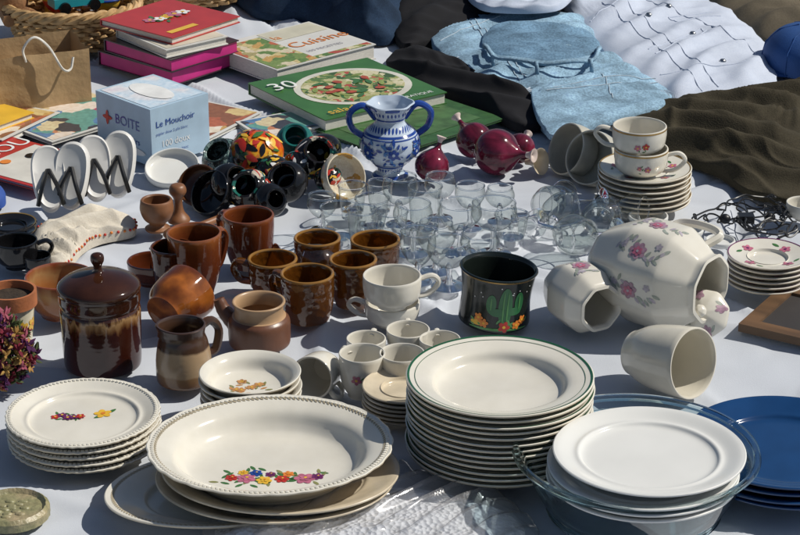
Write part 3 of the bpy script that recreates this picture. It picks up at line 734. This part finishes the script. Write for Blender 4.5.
# painted pots and eggs
PA = paint('parrot_paint', [(.02,.05,.02),(.50,.04,.01),(.62,.12,.01),(.70,.38,.02),(.55,.06,.01),(.03,.10,.03),(.02,.02,.02)], 30, .08, 'noise')
PB_ = paint('speckled_glaze', [(.02,.03,.03),(.08,.14,.13),(.03,.05,.05),(.20,.28,.26)], 130, .12)
PC = paint('black_folk_paint', [(.01,.01,.01),(.012,.01,.012),(.01,.01,.01),(.40,.04,.02),(.01,.01,.01),(.5,.45,.36),(.02,.13,.10),(.01,.01,.01),(.01,.01,.01)], 70, .07)
PD = paint('cream_folk_paint', [(.62,.55,.42),(.6,.55,.42),(.65,.6,.48),(.45,.25,.05),(.62,.55,.42)], 60, .15)
TE = mat('teal_glaze', (.015,.13,.12), .08)
def bowl(px, top, bot, w, m, name, rb=.45, **k):
    p, R, H = up(px, top, bot, w); return cup(R, H, R*rb, m, .12, False, **k).build(name, p)
def laybowl(px, py, w, m, name, az, el=.9, depth=.55):
    s = S(px, py); R = w/2/s; Hh = R*depth; d = Vector((cos(az)*cos(el), sin(az)*cos(el), sin(el)))
    zc = R*cos(el)*.95+.002; c = G(px, py, zc); mb = cup(R, Hh, R*.4, m, .18, False)
    return mb.build(name, c-d*Hh, axis(d, rnd()*6))
def pot(px, py, w, m, name, az=-1.4, el=1.1, tall=1.5, zl=None, stripes=0):
    s = S(px, py); R = w/2/s; Hh = R*tall; d = Vector((cos(az)*cos(el), sin(az)*cos(el), sin(el))); mb = MB()
    pr = [(q[0]*R, q[1]*Hh) for q in sm([(.40,0),(.48,.02),(.86,.22),(1,.48),(.90,.74),(.62,.92),(.60,.97),(.66,1.0)], 5)]
    mb.lathe(wall(pr, .003), m, 48); fm, Rf = radmap(pr)
    if stripes:
        for k in range(9):
            for q in range(5): leaf(mb, fm, (k-4)*2*pi/9*R*.9+random.uniform(-.01,.01), Hh*random.uniform(.25,.75), R*.35, rnd()*6, [RED, YEL, ORG, WHT, TE][(k+q) % 5], .0006+.0001*q)
    z = R*(.93+.1*abs(cos(el))) if zl is None else zl; c = G(px, py, z); return mb.build(name, c-d*Hh*.48, axis(d, rnd()*6))
def egg(px, py, w, m, az=-1.2, el=.5, strokes=None, ell=1.2, n=60):
    s = S(px, py); R = w/2/s; L = R*2*ell; d = Vector((cos(az)*cos(el), sin(az)*cos(el), sin(el))); mb = MB()
    pr = [(R*sin(pi*t/24)*(1+.10*cos(pi*t/24)), L/2*(1-cos(pi*t/24))) for t in range(25)]
    mb.lathe(pr, m, 48); fm, Rf = radmap(pr[2:-2])
    if strokes:
        for k in range(n):
            leaf(mb, fm, random.uniform(-pi,pi)*R*.6, L*random.uniform(.18,.82), R*random.uniform(.25,.6), rnd()*6.3, strokes[k % len(strokes)], .0006+.00003*k)
    z = R*1.02; return mb.build('painted_egg', G(px, py, z)-d*L*.48, axis(d, rnd()*6))
pot(224, 160, 44, PB_, 'speckled_pot', -2.2, .9)
egg(255, 156, 50, PA, .4, .3, [RED, YEL, ORG, BLK, GRN, YEL, RED], 1.12, 80)
egg(272, 172, 34, PC, .2, .2, [RED, YEL, WHT, GRN], 1.1, 30)
pot(316, 158, 44, PC, 'painted_pot', -1.3, .8, 1.5, stripes=1)
egg(322, 152, 36, BLK, .6, .4, [RED, WHT, YEL, RED], 1.1, 36)
pot(295, 142, 38, TE, 'teal_pot', -1.5, .8); laybowl(346, 176, 46, PD, 'flowered_bowl', -.9, .45, .75)
pot(287, 182, 42, BLK, 'black_pot', -1.8, .7); egg(300, 166, 32, BLK, .1, .2, [TE, YEL, WHT, RED], 1.1, 30); pot(250, 190, 42, PC, 'painted_pot', -1.9, .7, 1.4, stripes=1)
laybowl(209, 192, 46, BLK, 'black_bowl', -2.3, .6, .8); laybowl(197, 184, 42, WOOD2, 'wooden_bowl', -2.0, .7, .7)
pot(230, 184, 42, BLK, 'black_pot', -.8, .6)
pot(270, 200, 34, BLK, 'black_pot', -1.0, .4); egg(328, 178, 26, PC, .5, .5, [YEL, RED, WHT], 1.1, 20)
laybowl(172, 166, 54, WHITE, 'white_bowl', -1.7, 1.2, .4)
ONI = mat('purple_onion_glaze', (.11,.010,.026), .1, .8, 60, stretch=(1,1,.12)); ONW = mat('onion_root_white', (.6,.5,.45), .5)
def onion(px, py, w, d):
    s = S(px, py); R = w/2/s; mb = MB()
    mb.lathe([(q[0]*R, q[1]*R) for q in sm([(0,-.92),(.3,-.9),(.8,-.6),(1,-.05),(.85,.5),(.45,.88),(.18,1.15),(.12,1.45)], 5)], ONI, 40)
    mb.lathe([(q[0]*R, q[1]*R) for q in sm([(.12,1.42),(.16,1.6),(.30,1.8),(.05,1.7),(0,1.6)], 3)], ONW, 20)
    for k in range(10): a = rnd()*6.3; mb.tube([(0,0,-R*.9),(R*.15*cos(a),R*.15*sin(a),-R*1.05),(R*.25*cos(a),R*.25*sin(a),-R*1.08)], .0008, ONW, 4)
    mb.build('red_onion', G(px, py, R*.9), axis(d))
onion(474,140,36,(-.5,.6,.5)); onion(497,152,46,(.8,-.5,.1)); onion(432,166,34,(.3,.2,.9)); onion(520,148,30,(.3,.8,.2)) 
mb = MB(); mb.lathe([(q[0]*.022, q[1]*.02) for q in sm([(.2,0),(.3,.6),(.7,1.2),(1.0,1.5),(.95,1.5),(.6,1.15),(.2,.5),(0,.4)],4)], CREAM2, 32); mb.build('onion_shaped_lid', G(526,162,.014), axis((.8,-.6,.25)))

# ================================================================ GLASSES
def ring(mb, r, z, t, m, n=40): mb.tube([(r*cos(k*2*pi/n), r*sin(k*2*pi/n), z) for k in range(n)], t, m, 6, closed=True)
def stem(R, H, fr=.85, bowlf=.5, tul=.85):
    mb = MB(); pr = sm([(R*fr,.001),(R*fr*.96,.0025),(R*.25,.006),(.0045,.014),(.0035,H*(1-bowlf)*.6),(.005,H*(1-bowlf))], 5)
    mb.lathe([(0,.0005),(R*fr,.001)]+pr+[(.002,H*(1-bowlf)+.006),(0,H*(1-bowlf)+.007)], RIMG, 40)
    pb = sm([(.004,H*(1-bowlf)),(R*.6,H*(1-bowlf*.86)),(R,H*(1-bowlf*.45)),(R*tul,H)], 6)
    mb.lathe(pb, GLASS, 40); ring(mb, R*tul, H, .0013, RIMG)
    return mb
def tumb(R, H, t=.75):
    mb = MB(); mb.lathe([(R*t,.010),(R*(t*.5+.5),H*.5),(R,H)], GLASS, 40)
    mb.lathe([(0,.0),(R*t*.95,.0),(R*t,.003),(R*t,.012),(R*t*.9,.009),(0,.008)], RIMG, 40); ring(mb, R, H, .0014, RIMG)
    return mb
random.seed(12)
for px, top, bot, w, ty in [(400,170,232,36,1),(372,192,238,34,0),(340,200,250,40,0),(322,190,236,30,1),(352,180,222,28,0),(413,196,262,40,1),(436,215,280,40,1),
        (460,195,262,44,1),(449,232,296,44,1),(494,194,264,46,1),(470,180,235,30,1),(440,170,225,32,1),(380,178,222,26,0),(512,208,250,34,0),(480,226,282,40,1),(392,205,250,32,0),(425,180,240,34,0),
        (500,182,228,30,1),(418,224,290,36,1),(362,204,256,30,0)]:
    p, R, H = up(px, top, bot, w); (stem(R, H, .8, .5+.15*rnd(), .8+.15*rnd()) if ty else tumb(R, H, .7+.2*rnd())).build('wine_glass' if ty else 'glass_tumbler', p, rnd()*6)
for px, py, az, H, R in [(560,232,-.9,.11,.030),(592,236,-2.6,.10,.028),(545,214,.2,.10,.028),(603,214,-1.8,.09,.026),(575,202,3.5,.10,.027),(620,206,-.5,.08,.024),(335,266,2.8,.09,.027),(555,198,-2,.09,.026),(585,222,.4,.10,.028),(302,246,.5,.08,.024)]:
    th = .12; d = Vector((cos(az), sin(az), th)); mid = G(px, py, .027); loc = mid-d*H/2; loc.z = R*.78
    stem(R, H, .8, .55, .85).build('wine_glass', loc, axis(d))
    
# ================================================================ WHITE CUPS, BOWLS
def dfl(cols, s=.012, n=3, z=.5, ang=0, sp=(1.4,.8)):
    def f(mb, fm, H, R): spray(mb, fm, 0, H*z, s, cols, n, sp, ang)
    return f
p, R, H = up(392, 290, 335, 56); cup(R, H, R*.55, CREAM, .1, True, ha=2.9).build('cream_cup', p)
R2 = 30/S(392,320,.05); H2 = .045; c = G(392, 277, H+.01+H2-.008); cup(R2, H2, R2*.5, CREAM, .12, True, ha=.2).build('cream_cup', (c.x, c.y, H+.004))
def sc(px, top, bot, w, rb=.62, z0=0, deco=None, ha=None, handle=True):
    p, R, H = up(px, top, bot, w); cup(R, H, R*rb, CREAM, .05, handle, ha=rnd()*2 if ha is None else ha, hr=.0028, th=.0025, deco=deco, ho=R*.5).build('coffee_cup', (p.x, p.y, z0))
stack('coffee_saucer', 404, 384, 82, 6, .006, lambda R: plate(R, .014, R*.55, CREAM2), .014)
sc(362, 343, 405, 47, .62, 0, dfl([PNK, PNK], .010, 2, .55), 2.2); sc(408, 320, 366, 44); sc(440, 330, 376, 42); sc(402, 343, 404, 46, .6, 0, None, .4)
sc(366, 330, 372, 40); sc(425, 352, 392, 40, .6)
s = S(320,380); laycup('coffee_cup', 320, 372, 22/s, 46/s, 14/s, -1.9, lambda: cup(22/s, 46/s, 14/s, CREAM, .05, True, hr=.0028, ho=.014), 2.5)
ORL = mat('faded_orange_print', (.50,.24,.08), .3); OLV = mat('olive_print', (.22,.22,.08), .3)
def d_or(mb, fm):
    for k in range(6): flower(mb, fm, random.uniform(-.026,.026), random.uniform(-.015,.02), .007, ORL, YEL)
    for k in range(18): leaf(mb, fm, random.uniform(-.028,.022), random.uniform(-.02,.02), .010, rnd()*6, OLV if k % 2 else ORL)
stack('dessert_bowl', 250, 371, 100, 5, .009, lambda R: plate(R, .030, R*.78, CREAM, True, deco=d_or), .030)
def d_l(mb, fm):
    spray(mb, fm, -.020, .008, .013, [RED, PUR, PUR, PUR], 5, (1.5,.7)); flower(mb, fm, .022, .016, .012, YEL, ORG); leaf(mb, fm, .012, .004, .016, .6); leaf(mb, fm, .028, .018, .014, .9)
stack('scalloped_plate', 83, 411, 150, 5, .0085, lambda R: plate(R, .017, R*.72, CREAM, False, scallop=44, amp=.02, beads=110, deco=d_l), .017)
mb = MB(); PLQ = paint('plaque_glaze', [(.30,.24,.13),(.24,.23,.12),(.38,.30,.18)], 40, .4, 'noise', bump=1.0); R = 38/S(14,515)
mb.lathe([(0,.009),(R*.8,.009),(R*.9,.014),(R,.010),(R,0),(0,0)], PLQ, 56, wob=lambda a, r, z: 1+.01*cos(a*24))
for k in range(14):
    a = k*.9; mb.ball((R*.13*sqrt(k)*cos(a*2), R*.13*sqrt(k)*sin(a*2), .009), (.006,.004,.002), PLQ)
mb.build('ceramic_plaque', G(12,515))
def d_ov(mb, fm):
    for a, b, s_, m_ in [(-.030,-.030,.015,PNK),(-.008,-.036,.012,YEL),(.014,-.034,.011,RED),(.042,-.034,.016,PNK),(.058,-.030,.010,PUR),(-.048,-.028,.010,RED),(-.018,-.018,.010,BLU),(.022,-.022,.009,ORG),(-.034,-.016,.008,YEL),(.0,-.022,.008,PUR)]:
        flower(mb, fm, a*.95, b+.004, s_*.85, m_, YEL if m_ is not YEL else ORG, 6)
        flower(mb, fm, a*.95+.001, b+.005, s_*.5, m_, YEL if m_ is not YEL else ORG, 5, .0012)
    for k in range(44): leaf(mb, fm, random.uniform(-.062,.062), -.026+random.uniform(-.016,.020), .012, rnd()*6.3, GRN if k % 3 else OLV, e=.0003)
zt = .068; R = 121/S(270,442,zt); c = G(270,442,zt)
def scroll(mb, fm, R, ov, m):
    for k in range(150):
        a = 2*pi*k/150; leaf(mb, fm, R*.935*cos(a), R*.935*sin(a)*ov, .007, a+.9, m)
GB = mat('grey_gilt_border', (.34,.29,.20), .35)
plate(R, .040, R*.76, CREAM, True, .88, 26, .015, 150, deco=lambda mb, fm: (d_ov(mb, fm), scroll(mb, fm, R, .88, GB))).build('oval_serving_dish', (c.x, c.y, .028), .05)
R3 = R*.98; plate(R3, .022, R*.70, CREAM2, False, .80).build('oval_platter', (c.x+.012, c.y-.012, .020), -.12)
plate(R3, .022, R*.70, CREAM2, False, .80).build('oval_platter', (c.x+.006, c.y-.015, .010), -.05)
R4 = R*1.12; plate(R4, .020, R4*.7, CREAM, False, .62, deco=lambda mb, fm: scroll(mb, fm, R4, .62, GB)).build('oval_platter', (c.x-.035, c.y-.012, 0), .25)
Rg = stack('soup_plate', 500, 374, 186, 13, .0076, lambda R: plate(R, .030, R*.70, CREAM, True, rim=DGR, rimw=.0028, deco=lambda mb, fm: mb.strip2(fm, lambda t: (R*.92*cos(2*pi*t), R*.92*sin(2*pi*t)), lambda t: (R*.913*cos(2*pi*t), R*.913*sin(2*pi*t)), DGR)), .030)
# glass bowl with white plates
zt = .078; c = G(636, 452, zt); R = 122/S(636,452,zt)
mb = MB(); mb.lathe(sm([(0,.003),(R*.62,.003),(R*.72,.010),(R*.84,zt*.5),(R*.94,zt*.92),(R,zt)], 6), BOWLG, 80); mb.lathe(sm([(R*.965,zt),(R*.91,zt*.9),(R*.81,zt*.52),(R*.69,.015),(R*.6,.008),(0,.008)], 6), BOWLG, 80)
ring(mb, R*.985, zt+.001, .0048, BRIMG, 96); ring(mb, R*.70, .005, .004, BRIMG, 80); ring(mb, R*.915, zt*.86, .002, BRIMG, 96)
mb.build('glass_bowl', (c.x, c.y, .001))
Rw = 95/S(646,447,.098); wp = plate(Rw, .016, Rw*.72, WHITE).mesh('white_plate'); cw = G(648, 449, .098)
for i, z in enumerate([.052,.0595,.067,.082]): inst('white_plate', wp, (cw.x+(-.006 if i < 3 else 0)+random.uniform(-.002,.002), cw.y+(-.004 if i < 3 else 0), z), i)
sb = plate(R*.66, .040, R*.4, WHITE, True).mesh('white_bowl')
for z in (.010,.018): inst('white_bowl', sb, (c.x+.004, c.y, z), z*40)
BP = mat('blue_glass_plate', (.008,.045,.14), .12, .1)
stack('blue_plate', 786, 440, 200, 4, .0085, lambda R: plate(R, .020, R*.7, BP), .020, jit=.004)
LACE = mat('lace_doily', (.62,.64,.67), .8, .10, 60, 1.0, 160, .004, kind='voronoi')
garment('lace_doily', [(215,530),(235,510),(290,500),(340,496),(400,492),(450,498),(505,515),(520,545),(440,570),(300,570),(225,555)], .010, LACE, .006, .06, .5, 60, pw=8)
PLAS = glass('clear_plastic_film', (.97,.97,.98), (.8,.8,.82), .10, (.9,.9,.92), .12, 0, 40, base=.05, k=.6)
garment('plastic_bag', [(205,520),(225,500),(270,492),(310,482),(350,470),(395,466),(430,482),(480,492),(515,508),(535,545),(440,580),(300,580),(210,550)], .016, PLAS, .022, .035, .9, 64, pw=6, nr=70)

# ================================================================ CACTUS MUG
p, R, H = up(495, 254, 338, 78); mb = MB(); MGG = mat('black_green_glaze', (.010,.014,.012), .13, .4)
pr = [(R*.88,0)]+[tuple(q) for q in sm([(R*.92,.002),(R*.93,H*.1),(R*.90,H*.5),(R*.97,H*.92),(R*1.02,H)], 5)]
mb.lathe(wall(pr, .004), MGG, 64); fm, Rf = radmap(pr); CG = mat('cactus_green', (.03,.14,.05), .25); CG2 = mat('cactus_light', (.09,.26,.08), .25)
mb.strip2(fm, lambda t: ((t-.5)*2*pi*Rf(H), H-.0005), lambda t: ((t-.5)*2*pi*Rf(H-.003), H-.003), GOLD, .0004, 64)
def pill(cx, cz, rx, rz, m, e): mb.poly2(fm, blob(cx, cz, rx, rz, 0, 18), m, e, 5)
pill(.006,H*.5,.010,H*.38,CG,.0006); pill(.026,H*.58,.007,H*.20,CG,.0007); pill(-.014,H*.55,.007,H*.18,CG,.0007); pill(.017,H*.42,.013,.006,CG,.0009); pill(-.004,H*.40,.012,.006,CG,.0009)
for x, z, L in [(.003,.5,.32),(.009,.5,.32),(.026,.59,.14),(-.014,.55,.12)]: pill(x, H*z, .0010, H*L, CG2, .0013)
for a, z in [(-.030,.27),(-.022,.18),(.034,.24),(.024,.16)]: flower(mb, fm, a, H*z, .007, ORG, YEL, e=.0012)
flower(mb, fm, .006, H*.14, .009, RED, YEL, e=.0014); pill(-.032,H*.17,.010,.004,YEL,.0008); pill(.0,H*.08,.045,.0020,CG2,.0007)
for k in range(16): leaf(mb, fm, random.uniform(-.04,.04), H*random.uniform(.07,.2), .008, rnd()*3, CG2, .0008)
for k in range(10): mb.poly2(fm, blob(random.uniform(-.045,.045), H*random.uniform(.6,.9), .0010,.0010,0,6), WHT, .0007, 1)
mb.build('cactus_mug', (p.x, p.y, .004), Matrix.Rotation(.08, 3, 'Y') @ Matrix.Rotation(.1, 3, 'Z'))

# ================================================================ OCTAGONAL SERVICE
PP = mat('mauve_print', (.36,.22,.28), .3, .3, 200); PG = mat('sage_print', (.30,.33,.28), .3, .2, 200); PM = mat('grey_mauve_print', (.40,.36,.40), .3, .2, 200)
def octa(name, L, R, px, py, az, dec, neck=.62, handle=None, sh=.7, nfl=2):
    mb = MB(); wob = lambda a, r, z: octw(a)
    pr = [tuple(q) for q in sm([(R*.55,0),(R*.62,L*.03),(R*.70,L*.08),(R*.94,L*.30),(R,L*.40),(R,L*sh*.95),(R*.95,L*(sh+.04)),(R*neck*1.10,L*.90),(R*neck,L*.94),(R*neck,L*.98),(R*neck*1.03,L)], 3)]
    inn = [(R*neck*1.0-.003,L+.001),(R*neck-.005,L*.98),(R*neck-.005,L*.93),(R-.007,L*sh-.004),(R-.007,L*.38),(R*.5,L*.07),(0,L*.07)]
    mb.lathe([(0,.002),(R*.5,.002)]+pr+inn, CREAM, 96, wob=wob)
    for phi in dec:
        fm, Rf = radmap(pr, phi+pi/2, True)
        flower(mb, fm, 0, L*.5, .014, PP, None, 7); flower(mb, fm, .001, L*.5, .008, PNK, PM, 6, .0012)
        for k in range(nfl): flower(mb, fm, random.uniform(-.015,.015), L*random.choice((.36,.66)), .006, PM, None, 5)
        for k in range(20): t = k/19-.5; leaf(mb, fm, .010*sin(t*7)+random.uniform(-.004,.004), L*(.5+t*.42), .012, 1.57+random.choice((-.9,.9))+rnd()*.4, PG if k % 3 else PM)
    if handle is not None:
        mb.tube(sm([(R*.95,0,L*.72),(R*1.30,0,L*.78),(R*1.42,0,L*.62),(R*1.34,0,L*.4),(R*.98,0,L*.34)], 6), .0055, CREAM, 6, Matrix.Rotation(handle,4,'Z'), flat=1.3)
    z = R*.98; d = Vector((cos(az), sin(az), 0)); m = G(px, py, z); return mb.build(name, (m.x-d.x*L/2, m.y-d.y*L/2, z+.001), axis(d), 40)
octa('octagonal_teapot', .175, .074, 656, 274, -.66, [0, -pi/4, -pi/2, -pi*.75, pi], .64, -2.7)
octa('octagonal_sugar_bowl', .105, .046, 580, 296, -1.05, [-pi/2, pi], .72, pi+.15, .75, 1)
mb = MB(); R = .034
lp = [(q[0]*R, q[1]*R) for q in [(0,0),(.8,0),(1,.10),(1,.18),(.92,.30),(.5,.62),(.2,.72),(.14,.9),(.28,1.05),(.26,1.15),(.18,1.25),(0,1.3)]]
mb.lathe(lp, CREAM, 72, wob=lambda a, r, z: octw(a))
for a in range(4): fm, _ = radmap([(R,.18*R),(R*.92,.3*R),(R*.5,.62*R)], a*pi/2+.4, True); flower(mb, fm, 0, R*.42, .007, PP, None); leaf(mb, fm, .004, R*.35, .010, .4, PG)
mb.build('teapot_lid', G(706,314,.028), axis((-.35,-.75,.45)), 40)
s = S(665,385); CW = mat('ivory_glaze', (.66,.62,.52), .12, .06)
laycup('cream_beaker', 664, 358, 36/s, 74/s, 23/s, -.80, lambda: cup(36/s, 74/s, 23/s, CW, .03, False, th=.003))
bowl(650, 208, 232, 40, WHITE, 'small_white_bowl'); bowl(685, 220, 244, 42, WHITE, 'small_white_bowl'); bowl(722, 234, 252, 30, WHITE, 'small_white_bowl')
def d_pk(mb, fm):
    for k in range(5): a = k*2*pi/5+.3; flower(mb, fm, .047*cos(a), .047*sin(a), .008, PNK, YEL); leaf(mb, fm, .05*cos(a+.2), .05*sin(a+.2), .011, a+1.6)
stack('gilt_saucer', 645, 166, 92, 7, .0085, lambda R: plate(R, .016, R*.5, CREAM, False, rim=GOLD, rimw=.0022, deco=d_pk), .016)
zs = .016+6*.0085
cc = G(640, 168, zs); Rr = 27/S(640,150,.1); Hc = .046
cup(Rr, Hc, Rr*.5, CREAM, .12, True, ha=-.2, rim=GOLD, deco=dfl([PNK, PNK], .009, 2, .5)).build('tea_cup', (cc.x, cc.y-.008, zs-.010))
cup(Rr, Hc, Rr*.5, CREAM, .12, True, ha=3.0, rim=GOLD, deco=dfl([PNK, RED], .009, 2, .5)).build('tea_cup', (cc.x-.004, cc.y-.006, zs+Hc-.020))
s = S(580,185); MC = mat('grey_cream_glaze', (.46,.44,.37), .12, .15)
laycup('tea_cup', 577, 152, 27/s, 30/s, 15/s, -2.6, lambda: cup(27/s, 30/s, 15/s, MC, .12, True), .5); laycup('tea_cup', 597, 160, 28/s, 30/s, 15/s, -2.3, lambda: cup(28/s, 30/s, 15/s, MC, .12, True), 2.2)
def d_pk2(mb, fm):
    for k in range(4): a = k*2*pi/4+.7; flower(mb, fm, .038*cos(a), .038*sin(a), .009, PNK, PUR); leaf(mb, fm, .04*cos(a+.3), .04*sin(a+.3), .013, a+1.6)
stack('floral_saucer', 768, 253, 80, 6, .0075, lambda R: plate(R, .015, R*.5, CREAM, False, rim=PUR, rimw=.0015, deco=d_pk2), .015)
bowl(806, 196, 226, 36, CREAM, 'cream_bowl')
mb = MB(); CB = mat('black_cable', (.01,.01,.011), .4)
for k in range(7):
    pts = []; x, y, a = random.uniform(-.03,.03), random.uniform(-.02,.02), rnd()*6
    for i in range(26):
        a += random.uniform(-1.3,1.3); x += .014*cos(a)-x*.16; y += .014*sin(a)-y*.2; pts.append((x*1.2, y*1.5, .005+.025*abs(noise.noise(Vector((x*30,y*30,k))))+.002*k))
    mb.tube(sm(pts, 5), .0014, CB, 6)
mb.box((-.016,-.008,.01),(.008,.010,.022), CB); mb.ball((.035,.015,.012), (.009,.008,.008), CB); mb.ball((-.035,.008,.012), (.009,.008,.008), CB)
mb.build('headphone_cable', G(748,228))
mb = MB(); mb.tube(sm([G(742,196,.004),G(760,240,.005),G(790,262,.004),G(830,275,.004)], 8), .0011, CB, 6); mb.build('thin_cable')
mb = MB(); FR = mat('frame_wood', (.12,.065,.03), .5, .35, 40, .2, stretch=(.2,1,1)); W = .26; D = .16
for (x0,y0,x1,y1) in [(0,0,W,.022),(0,D-.022,W,D),(0,.022,.022,D-.022),(W-.022,.022,W,D-.022)]: mb.box((x0,y0,0),(x1,y1,.012), FR)
mb.box((.022,.022,.002),(W-.022,D-.022,.008), mat('slate_panel', (.035,.03,.028), .6))
p = G(738,332); mb.build('picture_frame', (p.x,p.y,.001), -.55)

# ================================================================ LIGHT, CAMERA
sunv = Vector((.95, .10, 0)).normalized(); EL = radians(48); sunv = Vector((sunv.x*cos(EL), sunv.y*cos(EL), sin(EL)))
L = bpy.data.lights.new('sun', 'SUN'); L.energy = 4.2; L.angle = radians(.5); L.color = (1,.95,.86)
lo = bpy.data.objects.new('sun', L); scene.collection.objects.link(lo); lo.rotation_euler = sunv.to_track_quat('Z','Y').to_euler()
w = bpy.data.worlds.new('World'); scene.world = w; w.use_nodes = True; nt = w.node_tree
sk = nt.nodes.new('ShaderNodeTexSky'); sk.sky_type = 'NISHITA'; sk.sun_disc = False; sk.sun_elevation = EL; sk.sun_rotation = atan2(sunv.x, sunv.y)
bg = nt.nodes['Background']; bg.inputs['Strength'].default_value = .06; nt.links.new(sk.outputs[0], bg.inputs[0])
cam = bpy.data.cameras.new('camera'); co = bpy.data.objects.new('camera', cam); scene.collection.objects.link(co)
co.location = (0,0,H0); co.rotation_euler = (pi/2-PIT, 0, 0); cam.sensor_width = 36; cam.lens = F/800*36; cam.clip_end = 300; cam.clip_start = .05
scene.camera = co
scene.view_settings.view_transform = 'Standard'; scene.view_settings.look = 'None'; scene.view_settings.exposure = 0
